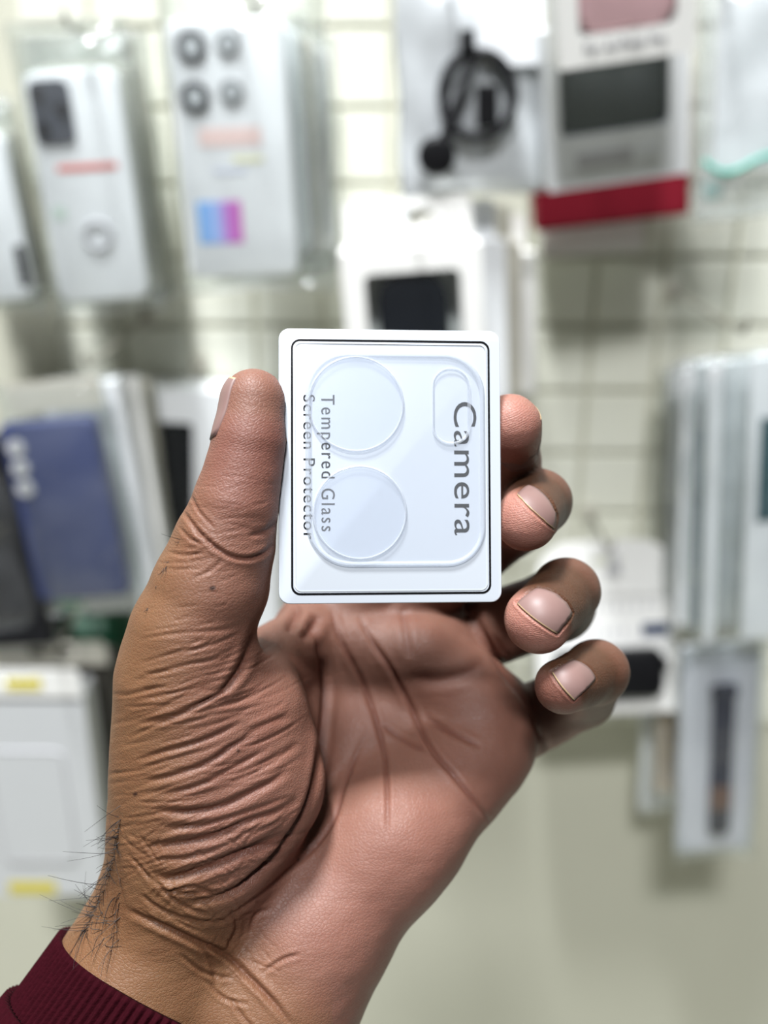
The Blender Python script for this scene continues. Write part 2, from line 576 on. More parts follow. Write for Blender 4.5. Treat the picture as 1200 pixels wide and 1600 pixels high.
# ---- silver pouch with a cable
mw, w, h = face((612, -70), (852, -78), (634, 306), 0.66)
e = empty('cable_pouch', mw, 'silver pouch holding a coiled black charging cable', 'cable')
bag = obj('pouch', pouch_bm(w, h, 0.008, 21, amp=0.0022), M['silver_foil'], e, True)
cx, cz = 0.035 * w, -0.575 * h
bm = bmesh.new()
pts = []
for k in range(60):
    a = k / 59 * 2 * math.pi * 1.9 + 2.2
    rr = 0.0215 + 0.0018 * math.sin(k * .4)
    pts.append((cx + rr * 0.92 * math.cos(a), -0.0125 - 0.0035 * (k / 59), cz + rr * 1.2 * math.sin(a)))
pts += [(cx - 0.022, -0.016, cz - 0.024), (cx - 0.026, -0.016, cz - 0.031)]
obj('cable', add_tube(bm, pts, 0.0031, 8), M['blacksoft'], e, True)
obj('plug', add_prism(bmesh.new(), [(cx - 0.026 + 0.0118 * math.cos(k / 20 * 6.2832), cz - 0.033 + 0.0118 * math.sin(k / 20 * 6.2832)) for k in range(20)], -0.022, -0.011, 0.003), M['black'], e, True)
obj('connector', add_box(bmesh.new(), cx - 0.001, cx + 0.012, -0.019, -0.012, cz - 0.018, cz + 0.006, 0.0015), M['black'], e)
obj('connector', add_box(bmesh.new(), cx - 0.010, cx - 0.002, -0.022, -0.014, cz + 0.024, cz + 0.036, 0.0015), M['black'], e)
obj('sticker', patch_bm(w * .04, w * .47, -h * .46, -h * .14, -0.0105, 0.0005), M['board_cool'], e)
hook(700, -60, 0.63, 'wire display hook carrying the silver cable pouch')


# ---- window boxes, upper right
def window_box(name, label, cat, TL, TR, BL, y, depth, win, carton, lean=0.0, yaw=0.0, film_=True):
    mw, w, h = face(TL, TR, BL, y, lean, yaw)
    e = empty(name, mw, label, cat)
    wv = (w * win[0], w * win[1], -h * win[3], -h * win[2])
    obj('carton', carton_bm(w, h, depth, wv), carton, e)
    if film_:
        obj('window_film', add_box(bmesh.new(), wv[0] + .0002, wv[1] - .0002, 0.0006, 0.0009, wv[2] + .0002, wv[3] - .0002), M['window'], e)
    return e, w, h, wv


e, w, h, wv = window_box('earphone_case_box', 'white window box showing a pink earphone case, nearest of its hook', 'box', (866, -118), (1092, -150), (882, 110), 0.570, 0.040, (-.355, .36, .06, .775), M['board'], lean=R(7))
obj('earphone_case', slab_bm(wv[1] - wv[0] - .001, (wv[3] - wv[2]) - .001, 0.026, 0.010, 0.004, 0.0012, wv[3] - .0005), M['pink'], e, True).location.x = (wv[0] + wv[1]) / 2
text_mesh('lettering', 'For AirPods Pro', 0.0085, M['ink'], e, (-0.02 * w, -0.0002, -h * .875), width=w * .60)
e, w, h, wv = window_box('earphone_case_box', 'white window box showing a smoked grey case, under the pink one', 'box', (846, 48), (1080, 18), (868, 302), 0.628, 0.045, (-.40, .36, .16, .66), M['board_cool'], lean=R(7))
obj('earphone_case', slab_bm(wv[1] - wv[0] - .001, (wv[3] - wv[2]) - .001, 0.030, 0.008, 0.004, 0.0014, wv[3] - .0005), M['grey_case'], e, True).location.x = (wv[0] + wv[1]) / 2
obj('printed_line', patch_bm(-w * .30, w * .10, -h * .87, -h * .78, -0.0001), M['inklight'], e)
obj('printed_line', patch_bm(w * .14, w * .27, -h * .86, -h * .79, -0.0001), mat('faint_grey_ink', (0.70, 0.72, 0.74), 0.5), e)
mw, w, h = face((826, 95), (1082, 60), (838, 366), 0.709, R(2))
e = empty('red_case_box', mw, 'red box darkened as in shade, hanging behind the two white window boxes', 'box')
obj('carton', carton_bm(w, h, 0.024, None, bevel=0.003), M['red'], e)
obj('tab', tab_bm(w * .5, 0.03, 0.001), M['red'], e).location = (0, 0.02, 0)
mw, w, h = face((846, 160), (1012, 150), (850, 402), 0.737)
e = empty('pale_carton_box', mw, 'pale carton hanging lowest behind the red box', 'box')
obj('carton', carton_bm(w, h, 0.018), M['board'], e)
obj('tab', tab_bm(w * .5, 0.03, 0.001), M['board'], e).location = (0, 0.02, 0)
hook(985, -130, 0.56, 'wire display hook carrying the pink and grey window boxes')

# ---- bag with a teal line, right edge
mw, w, h = face((1100, -60), (1290, -60), (1112, 335), 0.665)
e = empty('film_bag', mw, 'clear bag with a teal line across, cut off by the top right edge', 'bag')
obj('bag', pouch_bm(w, h, 0.010, 31, amp=0.003), M['film_soft'], e, True)
obj('insert', slab_bm(w * .7, h * .74, 0.004, 0.004, 0.001, 0, -0.008), M['board_cool'], e)
bm = bmesh.new()
add_tube(bm, [(-w * .48 + w * .96 * k / 16, -0.012, -h * (.775 + .03 * math.sin(k * .5) - .03 * math.exp(-k * .6))) for k in range(17)], 0.0016, 6)
obj('printed_stripe', bm, M['teal'], e, True)
mw, w, h = face((1088, -60), (1150, -60), (1104, 312), 0.70)
e = empty('film_bag', mw, 'narrow clear bag with a teal bottom corner, behind the teal line bag', 'bag')
obj('bag', pouch_bm(w, h, 0.008, 33, amp=0.002), M['film_dark'], e, True)
obj('corner_print', patch_bm(-w * .2, w * .25, -h * .985, -h * .90, -0.0075, 0.0008, 0.003), M['teal'], e)
hook(1150, -50, 0.64, 'wire display hook carrying the teal line bag')

# ---- white hang tab box with a black product, above the card
e, w, h, wv = window_box('hanging_window_box', 'white box with a hang tab, black product in its window, above the held card', 'box', (530, 400), (752, 378), (546, 640), 0.625, 0.040, (-.34, .345, .14, .80), M['board'])
bmp = slab_bm((wv[1] - wv[0]) * .76, (wv[3] - wv[2]) * .93, 0.022, 0.018, 0.004, 0.006, wv[3] - 0.003)
obj('product', bmp, mat('blue_black_product', (0.004, 0.006, 0.012), 0.45, spec=0.2), e, True)
o = obj('tab', tab_bm(w * .93, 0.028, 0.0008, 0.02, 0.004), M['board'], e); o.location = (0, 0.030, 0)
# boxes queued behind it on the same hook
for k, (a, b, c, y, m_, lab) in enumerate([((560, 392), (790, 372), (572, 640), 0.668, M['board_cool'], 'first white carton behind the hang tab box'),
                                           ((585, 396), (815, 380), (594, 630), 0.694, M['board_old'], 'grey carton second behind the hang tab box'),
                                           ((600, 405), (838, 395), (610, 625), 0.718, M['board'], 'last carton behind the hang tab box, with a blue edge')]):
    mw, w, h = face(a, b, c, y)
    e = empty('carton_box', mw, lab, 'box')
    obj('carton', carton_bm(w, h, 0.019), m_, e)
    obj('tab', tab_bm(w * .9, 0.025, 0.0008, 0.02, 0.004), m_, e).location = (0, 0.015, 0)
    if k == 2:
        obj('side_print', add_box(bmesh.new(), w / 2, w / 2 + 0.0004, 0.001, 0.018, -h * .98, -h * .70), M['navy'], e)
hook(648, 352, 0.615, 'wire display hook through the tab of the box with the black product')

# ---- blue case, middle left
mw, w, h = face((-4, 668), (146, 650), (52, 944), 0.63)
e = empty('phone_case_pack', mw, 'navy blue phone case with three pale lens dots in a bag', 'phone case')
obj('case', slab_bm(w, h, 0.010, 0.006, 0.002), M['navy'], e, True)
obj('lens', lens_bm(-w * .36, -h * .125, -0.0012, 0.0062, 0.0014), M['inklight'], e)
obj('lens', lens_bm(-w * .36, -h * .235, -0.0012, 0.0062, 0.0014), M['inklight'], e)
obj('lens', lens_bm(-w * .36, -h * .345, -0.0012, 0.0062, 0.0014), M['inklight'], e)
o = obj('bag', pouch_bm(w * 1.16, h * 1.32, 0.014, 41, amp=0.002), M['film'], e, True); o.location = (0.006, 0.005, h * 0.20)
obj('header_card', patch_bm(-w * .35, w * .62, h * .045, h * .20, 0.004, 0.0008), M['board_old'], e)
for k, (a, b, c, y, m_, lab) in enumerate([((60, 606), (186, 594), (130, 960), 0.656, M['board_cool'], 'white pack first behind the navy blue case'),
                                           ((80, 600), (214, 592), (150, 955), 0.680, M['board'], 'white pack second behind the navy blue case'),
                                           ((105, 600), (232, 598), (170, 950), 0.704, M['board_old'], 'grey pack last behind the navy blue case')]):
    mw, w, h = face(a, b, c, y)
    e = empty('boxed_pack', mw, lab, 'box')
    obj('carton', carton_bm(w, h, 0.013), m_, e)
    o = obj('bag', pouch_bm(w * 1.04, h * 1.03, 0.0095, 45 + k, amp=0.0012), M['film_dark'], e, True); o.location = (0, 0.0065, h * 0.02)
hook(140, 572, 0.60, 'wire display hook carrying the navy blue case')
e, w, h, wv = window_box('black_window_box', 'white box with a black window, half hidden behind the thumb', 'box', (205, 600), (444, 622), (232, 1000), 0.722, 0.030, (-.44, -.10, .12, .92), M['board_cool'])
obj('product', slab_bm((wv[1] - wv[0]) * .95, (wv[3] - wv[2]) * .97, 0.018, 0.006, 0.002, 0.004, wv[3] - .002), M['black'], e, True).location.x = (wv[0] + wv[1]) / 2
hook(300, 588, 0.715, 'wire display hook above the white box with the black window')
mw, w, h = face((-120, 700), (18, 690), (-60, 1015), 0.665)
e = empty('gap_shade_box', mw, 'black stand-in for the dark gap at the left edge beside the navy blue case', 'box')
obj('carton', carton_bm(w, h, 0.03), M['blacksoft'], e)  # black box put in for the shaded gap between the packs
o = obj('bag', pouch_bm(w * 1.12, h * 1.05, 0.020, 51, amp=0.002), M['film'], e, True); o.location = (0, 0.015, h * 0.02)
mw, w, h = face((70, 958), (200, 952), (80, 1075), 0.722)
e = empty('green_pack', mw, 'dark green pack under the navy blue case', 'box')
obj('carton', carton_bm(w, h, 0.02), M['green'], e)
obj('printed_line', patch_bm(-w * .2, w * .2, -h * .26, -h * .10, -0.0001), mat('pale_green_print', (0.25, 0.42, 0.33), 0.5), e)

# ---- bottom left boxes
mw, w, h = face((-70, 1092), (129, 1086), (-26, 1402), 0.64)
e = empty('accessory_box', mw, 'white box with two yellow labels at the lower left edge', 'box')
obj('carton', carton_bm(w, h, 0.030), M['board_grey'], e)
obj('embossed_panel', patch_bm(-w * .32, w * .27, -h * .80, -h * .26, 0.0, 0.0009, 0.006), M['board_grey'], e)
obj('emboss_shade_line', add_tube(bmesh.new(), [(x, -0.0002, z) for x, z in rr_outline(w * .60, h * .555, 0.007, 5, -w * .025, -h * .53)], 0.0013, 6, True), M['inklight'], e, True)  # grey tube paints the shading round the embossed panel
o = obj('tab', tab_bm(w * .98, 0.024, 0.001, 0.016, 0.004), M['board'], e); o.location = (0, 0.0, 0)
obj('yellow_label', patch_bm(-w * .09, w * .19, 0.0065, 0.0165, 0.0, 0.0004, 0.002), M['yellow'], o)
obj('yellow_label', patch_bm(-w * .34, w * .06, -h * .985, -h * .925, -0.0001), M['yellow'], e)
mw, w, h = face((-10, 1042), (174, 1036), (48, 1360), 0.685)
e = empty('accessory_box', mw, 'aged grey box behind the white box with yellow labels', 'box')
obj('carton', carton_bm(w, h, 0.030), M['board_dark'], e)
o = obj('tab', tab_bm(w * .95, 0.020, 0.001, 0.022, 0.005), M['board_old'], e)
mw, w, h = face((60, 1092), (196, 1088), (90, 1340), 0.722)
e = empty('accessory_box', mw, 'pale box last on the lower left hook, showing beside the wrist', 'box')
obj('carton', carton_bm(w, h, 0.028), M['board_cool'], e)
obj('tab', tab_bm(w * .95, 0.020, 0.001, 0.020, 0.005), M['board_cool'], e)
hook(80, 1026, 0.625, 'wire display hook carrying the boxes at the lower left')

# ---- white tab box at the right with a black pouch
mw, w, h = face((838, 930), (1057, 928), (845, 1098), 0.69, R(-12))
e = empty('tab_card_box', mw, 'white box with a rounded tab and black case, behind the little finger', 'box')
obj('carton', carton_bm(w, h, 0.035), M['board'], e)
o = obj('tab', tab_bm(w, 0.043, 0.0012, 0.016, 0.030), M['board'], e)
t = obj('hook_cover', add_prism(bmesh.new(), [(w * .05 - .006, .018), (w * .05 + .006, .018), (w * .05 + .003, .032), (w * .05 - .001, .034)], -0.004, 0.0005), M['inklight'], o)
text_mesh('printed_line', '|||||||||||', 0.006, M['inklight'], e, (0, -0.0002, -h * .10), width=w * .72)
text_mesh('printed_line', '||||||||', 0.006, M['inklight'], e, (-w * .12, -0.0002, -h * .30), width=w * .5)
obj('printed_mark', patch_bm(w * .25, w * .44, -h * .355, -h * .25, -0.0001, r=0.0015), mat('dark_blue_print', (0.03, 0.05, 0.11), 0.4), e)
c = obj('black_case', slab_bm(w * .80, h * .40, 0.012, 0.010, 0.004, -0.010, -h * .44), M['black'], e, True)
obj('case_loop', add_box(bmesh.new(), w * .40, w * .43, -0.007, -0.002, -h * .62, -h * .53, 0.001), M['black'], c)
hook(952, 860, 0.68, 'wire display hook above the white tab box on the right')

# ---- bags, right
specs = [((1086, 548), (1270, 548), (1126, 1006), 0.625, 'film', 'clear shiny bag with a dark teal card, nearest on the right hook', M['darkteal'], (.08, .5, .21, .55)),
         ((1062, 556), (1240, 552), (1078, 984), 0.655, 'film_soft', 'milky bag with a grey blue strip, second on the right hook', mat('grey_blue_card', (0.33, 0.41, 0.46), 0.5), (-.34, -.16, .25, .97)),
         ((1044, 566), (1200, 560), (1056, 960), 0.690, 'film_soft', 'milky bag third on the right hook, behind the grey blue strip', M['board'], (-.2, .4, .1, .95)),
         ((1026, 574), (1170, 570), (1036, 905), 0.718, 'film_dark', 'dull bag last on the right hook, nearest the tiles', M['board_old'], (-.3, .4, .1, .92))]
for k, (a, b, c, y, f, lab, cm, cr) in enumerate(specs):
    mw, w, h = face(a, b, c, y)
    e = empty('film_bag', mw, lab, 'bag')
    iw = (.42, .5, .6, .8)[k]
    obj('insert', slab_bm(w * iw, h * .95, 0.003, 0.003, 0.001, 0.0, -h * .02), M[('board_cool', 'board_grey', 'board_cool', 'board_old')[k]], e).location.x = w * (.20, -.12, .1, 0)[k]
    obj('folded_sheet', slab_bm(w * .10, h * .93, 0.004, 0.002, 0.001, -0.003, -h * .03), M['board_cool'], e).location.x = -w * (.33, .42, .38, .3)[k]
    obj('printed_card', patch_bm(w * cr[0], w * cr[1], -h * cr[3], -h * cr[2], -0.0001), cm, e)
    obj('bag', pouch_bm(w, h, 0.009, 61 + k, amp=0.0028), M[f], e, True)
hook(1160, 520, 0.60, 'wire display hook carrying the shiny bags on the right')

# ---- watch strap pack, lower right
mw, w, h = face((1064, 1008), (1197, 1004), (1078, 1336), 0.645)
e = empty('watch_strap_pack', mw, 'clear pack with a navy watch strap and brown stripe, lower right', 'watch strap')
obj('backing_card', slab_bm(w * .96, h * .98, 0.003, 0.004, 0.001, 0.004, -h * .01), mat('lilac_white_card', (0.60, 0.61, 0.66), 0.5), e)
s_ = obj('strap', add_prism(bmesh.new(), rr_outline(w * .25, h * .70, w * .06, 6, w * .03, -h * .53), -0.004, 0.002, 0.002), M['navydark'], e, True)
obj('stripe', add_box(bmesh.new(), w * .03 - w * .13, w * .03 + w * .13, -0.0045, 0.0015, -h * .755, -h * .64, 0.001), M['brown'], s_)
obj('end_loop', add_box(bmesh.new(), w * .03 - w * .15, w * .03 + w * .15, -0.005, 0.002, -h * .225, -h * .18, 0.001), M['navydark'], s_)
obj('bag', pouch_bm(w * 1.05, h * 1.02, 0.009, 71, amp=0.0012), M['film'], e, True)
mw, w, h = face((1026, 1112), (1090, 1110), (1028, 1242), 0.69)
e = empty('watch_strap_pack', mw, 'slim pack with a tan backing card behind the navy strap pack', 'watch strap')
obj('backing_card', slab_bm(w * .96, h * .96, 0.003, 0.004, 0.001, 0.0, -h * .01), M['tan'], e)
obj('bag', pouch_bm(w * 1.05, h * 1.02, 0.006, 73, amp=0.0012), M['film_soft'], e, True)
mw, w, h = face((1002, 1102), (1060, 1100), (1004, 1268), 0.718)
e = empty('watch_strap_pack', mw, 'slim grey pack last on the lower right hook', 'watch strap')
obj('backing_card', slab_bm(w * .96, h * .96, 0.003, 0.004, 0.001, 0.0, -h * .01), M['board_cool'], e)
obj('bag', pouch_bm(w * 1.05, h * 1.02, 0.006, 75, amp=0.0012), M['film_soft'], e, True)
hook(1128, 1000, 0.63, 'wire display hook carrying the watch strap packs')

# ------------------------------------------------------------------ the held card (local frame: x right, y away, z up; metres; origin at its centre)
def _cw(px, py, d): return Vector(to_world(cam_pt(px, py, d))[0])
cTL, cTR, cBL, cBR = _cw(435, 510.5, 201.0), _cw(783, 519.5, 205.0), _cw(436, 946, 199.5), _cw(782, 939, 203.0)
c_ctr = (cTL + cTR + cBL + cBR) / 4
c_ex = ((cTR - cTL) + (cBR - cBL)).normalized()
c_ez = ((cTL - cBL) + (cTR - cBR)).normalized()
c_ey = -(c_ex.cross(c_ez)).normalized()
c_ez = -(c_ey.cross(c_ex)).normalized()
if c_ey.dot(AX_F) < 0: c_ey = -c_ey
c_mw = Matrix((( c_ex.x, c_ey.x, c_ez.x, c_ctr.x), (c_ex.y, c_ey.y, c_ez.y, c_ctr.y), (c_ex.z, c_ey.z, c_ez.z, c_ctr.z), (0, 0, 0, 1)))
CW_, CH_ = ((cTR - cTL).length + (cBR - cBL).length) / 2, ((cTL - cBL).length + (cTR - cBR).length) / 2
c_inv = c_mw.inverted()


def on_card(px, py):
    """local x,z of the card point seen at a pixel"""
    d = AX_F + AX_R * ((px - 600) / FPX) + AX_U * ((800 - py) / FPX)
    t = (c_ctr - CAM).dot(c_ey) / d.dot(c_ey)
    p = c_inv @ (CAM + d * t)
    return p.x, p.z


card = empty('camera_glass_pack', c_mw, 'white plastic camera glass protector card held between thumb and fingers', 'card')
m_card = mat('white_card_plastic', (0.525, 0.562, 0.612), 0.22, spec=0.5)
m_glass = film('protector_glass', tint=(0.985, 0.99, 1.0), haze=0.04, gloss=0.01, rough=0.08, hazecol=(0.86, 0.90, 0.95), bump=0)
m_edge = film('clear_glass_edge', tint=(0.97, 0.98, 1.0), haze=0.28, gloss=0.08, rough=0.12, hazecol=(0.70, 0.74, 0.80), bump=0)
m_mirror = mat('mirror_foil_painted_dark', (0.14, 0.14, 0.15), 0.18, metal=1.0)  # silver foil coloured dark, as if mirroring a dark surrounding
CT = 0.0011
obj('card_base', add_prism(bmesh.new(), rr_outline(CW_, CH_, 0.0022, 6), 0.0, CT, 0.00025), m_card, card, True)


def ring_bm(outer, inner, y_out, y_in, y_base=None):
    """sloping band between two outlines of equal count"""
    bm = bmesh.new()
    a = [bm.verts.new((x, y_out, z)) for x, z in outer]
    b = [bm.verts.new((x, y_in, z)) for x, z in inner]
    n = len(a)
    for i in range(n):
        j = (i + 1) % n
        bm.faces.new((a[i], a[j], b[j], b[i]))
    return bm


def scaled(pts, k):
    """outline moved outwards by k metres"""
    n = len(pts); out = []
    for i in range(n):
        p, q = Vector(pts[i - 1]), Vector(pts[(i + 1) % n])
        t = (q - p)
        nn = Vector((t.y, -t.x)).normalized()
        out.append((pts[i][0] + nn.x * k, pts[i][1] + nn.y * k))
    return out


def px_rect(x0, y0, x1, y1, rpx):
    """rounded outline on the card from pixel bounds"""
    a, b = on_card(x0, y0), on_card(x1, y1)
    s = (b[0] - a[0]) / (x1 - x0)
    return rr_outline(b[0] - a[0], a[1] - b[1], tuple(r * s for r in rpx) if isinstance(rpx, tuple) else rpx * s, 10, (a[0] + b[0]) / 2, (a[1] + b[1]) / 2)


def px_disc(cx, cy, r, n=48):
    c = on_card(cx, cy); e = on_card(cx + r, cy)
    rr = e[0] - c[0]
    return [(c[0] + rr * math.cos(-k / n * 2 * math.pi * -1), c[1] + rr * math.sin(k / n * 2 * math.pi)) for k in range(n)]


def band(outline, prof, name, material, parent):
    """raised moulding that follows an outline; prof = list of (outward offset, height towards the viewer)"""
    bm = bmesh.new()
    rings = [[bm.verts.new((x, -h, z)) for x, z in scaled(outline, k)] for k, h in prof]
    n = len(outline)
    for a, b in zip(rings[:-1], rings[1:]):
        for i in range(n):
            j = (i + 1) % n
            bm.faces.new((a[i], a[j], b[j], b[i]))
    bmesh.ops.recalc_face_normals(bm, faces=bm.faces[:])
    o = obj(name, bm, material, parent, False)
    return o


U = 0.00013                       # one photograph pixel on the card
fr_pts = px_rect(456, 531, 766, 926, 13)
band(fr_pts, [(1.6 * U, -0.00005), (1.6 * U, 0.00006), (-1.7 * U, 0.00006), (-1.7 * U, -0.00005)], 'foil_frame', m_mirror, card)
# raised step inside the frame line
band(px_rect(460, 535, 762, 922, 11), [(1.5 * U, -0.00005), (0, 0.00012), (-1.5 * U, 0.00013)], 'inner_step', m_card, card)
# protector glass: outer outline, two lens discs, flash pill
G0, GT = 0.0003, 0.0005
gl_pts = px_rect(480, 553, 756, 882, (58, 62, 62, 68))
g = obj('protector_glass', add_prism(bmesh.new(), gl_pts, -GT, -G0, 0.0), m_glass, card)
band(gl_pts, [(3.2 * U, 0.0), (2.6 * U, GT * .7), (0.0, GT + 0.00022), (-2.5 * U, GT + 0.00024), (-6.0 * U, GT + 0.00002)], 'glass_rim', m_edge, g)
for cx, cy, r in ((556, 632, 73.5), (562, 801, 72)):
    pts = px_disc(cx, cy, r)
    d_ = obj('lens_disc', add_prism(bmesh.new(), scaled(pts, -1.0 * U), -GT - 0.0004, -GT - 0.0001, 0.0), m_glass, g)
    band(pts, [(2.0 * U, GT), (1.2 * U, GT + 0.0003), (-0.6 * U, GT + 0.00045), (-2.2 * U, GT + 0.00036)], 'lens_rim', m_edge, g)
pill = px_rect(676, 577, 733, 693, 27)
band(pill, [(2.4 * U, GT + 0.0002), (0.0, GT + 0.0002), (-1.8 * U, GT - 0.0002), (-2.6 * U, GT - 0.0003)], 'flash_cutout', m_edge, g)


def card_text(name, body, px_x, y_top, y_bot, capx, spacing):
    """lettering turned a quarter clockwise: reads downwards, letter tops to the right"""
    a, b = on_card(px_x, y_top), on_card(px_x, y_bot)
    length = a[1] - b[1]
    cu = bpy.data.curves.new(name, 'FONT'); cu.body = body; cu.size = 1.0
    cu.align_x = 'LEFT'; cu.align_y = 'BOTTOM_BASELINE'; cu.extrude = 0.0; cu.space_character = spacing; cu.resolution_u = 5
    tmp = bpy.data.objects.new('tmp', cu); COL.objects.link(tmp)
    me = bpy.data.meshes.new_from_object(tmp.evaluated_get(bpy.context.evaluated_depsgraph_get()))
    bpy.data.objects.remove(tmp); bpy.data.curves.remove(cu)
    co = np.array([v.co[:] for v in me.vertices])
    x0, x1 = co[:, 0].min(), co[:, 0].max()
    cap = 0.729 if True else 1
    k = length / (x1 - x0)
    kh = (on_card(px_x + capx, y_top)[0] - on_card(px_x, y_top)[0]) / cap
    for v, (x, y, z) in zip(me.vertices, co):
        v.co = (a[0] + y * kh, -0.00006, a[1] - (x - x0) * k)
    me.materials.clear()
    bm = bmesh.new(); bm.from_mesh(me)
    bmesh.ops.recalc_face_normals(bm, faces=bm.faces[:])
    bm.to_mesh(me); bm.free()
    return obj_me(name, me, m_mirror, card)


card_text('lettering', 'Camera', 709, 628, 836, 37, 1.06)
card_text('lettering', 'Tempered Glass', 502, 617, 830, 22, 1.22)
card_text('lettering', 'Screen Protector', 474, 617, 842, 19, 1.15)

# ------------------------------------------------------------------ the hand: a smooth distance field of bones and muscle, turned into one mesh
SEG = []                          # (group, a, b, ra, rb, k)


def S(grp, *pts):
    """chain of tapered capsules through (px, py, depth mm, radius px)"""
    for p, q in zip(pts[:-1], pts[1:]):
        SEG.append((grp, cam_pt(*p[:3]), cam_pt(*q[:3]), p[3] * p[2] / FPX, q[3] * q[2] / FPX))


S('thumb', (396, 628, 201, 51), (390, 690, 200, 55), (380, 740, 200, 59), (368, 790, 200, 66), (350, 850, 201, 77), (330, 915, 202, 88), (300, 990, 203, 95), (290, 1060, 205, 100))
S('palm', (290, 1060, 205, 100), (296, 1150, 208, 107), (300, 1240, 210, 113), (298, 1330, 213, 116), (268, 1440, 217, 116), (196, 1570, 213, 122), (60, 1780, 203, 132))
S('palm', (380, 1120, 212, 104), (385, 1220, 214, 110), (345, 1310, 215, 102))
S('palm', (395, 1060, 224, 66), (470, 1000, 243, 50))
S('palm', (425, 1075, 236, 58), (440, 1150, 238, 66), (440, 1260, 236, 74), (420, 1380, 230, 80))
S('palm', (400, 1450, 228, 80), (470, 1200, 243, 74), (500, 990, 254, 72))
S('palm', (415, 1460, 228, 80), (540, 1200, 246, 74), (590, 970, 258, 74))
S('palm', (430, 1470, 228, 80), (600, 1200, 246, 74), (680, 1005, 257, 70))
S('palm', (440, 1480, 228, 80), (680, 1220, 244, 74), (775, 1115, 251, 64))
S('palm', (745, 1185, 240, 78), (612, 1312, 227, 98), (480, 1465, 223, 116), (425, 1565, 221, 122), (290, 1800, 211, 128))
S('palm', (560, 1010, 247, 44), (655, 1030, 246, 52), (735, 1085, 245, 54), (775, 1150, 245, 56))
S('palm', (230, 1510, 217, 110), (430, 1560, 222, 110))
S('index', (500, 990, 254, 66), (712, 795, 256, 58), (792, 722, 231, 52), (797, 664, 212, 49))
S('middle', (590, 970, 258, 66), (800, 808, 250, 58), (840, 784, 226, 50), (822, 813, 208.5, 49))
S('ring', (690, 1012, 265, 58), (872, 945, 249, 56), (885, 924, 224, 50), (842, 968, 207, 53))
S('pinky', (800, 1138, 259, 57), (910, 1086, 247, 49), (931, 1050, 224, 48), (880, 1072, 209, 44))

H = 0.64
lo = np.array([-92.0, -122.0, 184.0]); hi = np.array([60.0, 36.0, 276.0])
nn = np.ceil((hi - lo) / H).astype(int) + 1
gx = lo[0] + np.arange(nn[0]) * H; gy = lo[1] + np.arange(nn[1]) * H; gz = lo[2] + np.arange(nn[2]) * H


def field(grp, k):
    F = np.full(nn, 40.0, np.float32)
    for (g_, a, b, ra, rb) in [s for s in SEG if s[0] == grp]:
        mg = max(ra, rb) + 9.0
        i0 = np.clip(np.floor((np.minimum(a, b) - mg - lo) / H).astype(int), 0, nn - 1)
        i1 = np.clip(np.ceil((np.maximum(a, b) + mg - lo) / H).astype(int) + 1, 1, nn)
        if np.any(i1 <= i0): continue
        sl = tuple(slice(i, j) for i, j in zip(i0, i1))
        X = gx[sl[0]][:, None, None].astype(np.float32) - a[0]; Y = gy[sl[1]][None, :, None].astype(np.float32) - a[1]; Z = gz[sl[2]][None, None, :].astype(np.float32) - a[2]
        ab = (b - a).astype(np.float32)
        t = np.clip((X * ab[0] + Y * ab[1] + Z * ab[2]) / float(ab @ ab), 0, 1)
        d = np.sqrt((X - t * ab[0]) ** 2 + (Y - t * ab[1]) ** 2 + (Z - t * ab[2]) ** 2) - (ra + t * (rb - ra))
        F[sl] = smin(F[sl], d, k)
    return F


def smin(a, b, k):
    h = np.maximum(k - np.abs(a - b), 0) / k
    return np.minimum(a, b) - h * h * k * 0.25


F = field('palm', 7.0)
F = smin(F, field('thumb', 2.0), 5.0)
fing = None
for g_ in ('index', 'middle', 'ring', 'pinky'):
    f = field(g_, 2.2)
    fing = f if fing is None else smin(fing, f, 0.5)
F = smin(F, fing, 1.6)
# the card presses into the pads
ci = np.array(c_inv)
B_ = np.array([AX_R[:], AX_U[:], AX_F[:]])
Mx = (ci[:3, :3] @ B_.T)          # camera mm -> card axes (mm)
off = (ci[:3, :3] @ np.array(CAM[:]) + ci[:3, 3]) * 1000
Q = [Mx[r, 0] * gx[:, None, None] + Mx[r, 1] * gy[None, :, None] + Mx[r, 2] * gz[None, None, :] + off[r] for r in range(3)]
dx = np.abs(Q[0]) - CW_ * 500; dz = np.abs(Q[2]) - CH_ * 500; dy = np.abs(Q[1] - CT * 500 + 0.1) - CT * 500 - 0.3
box = np.maximum(np.maximum(dx, dz), dy).astype(np.float32) - 0.12
F = np.maximum(F, -box)
del Q, dx, dy, dz


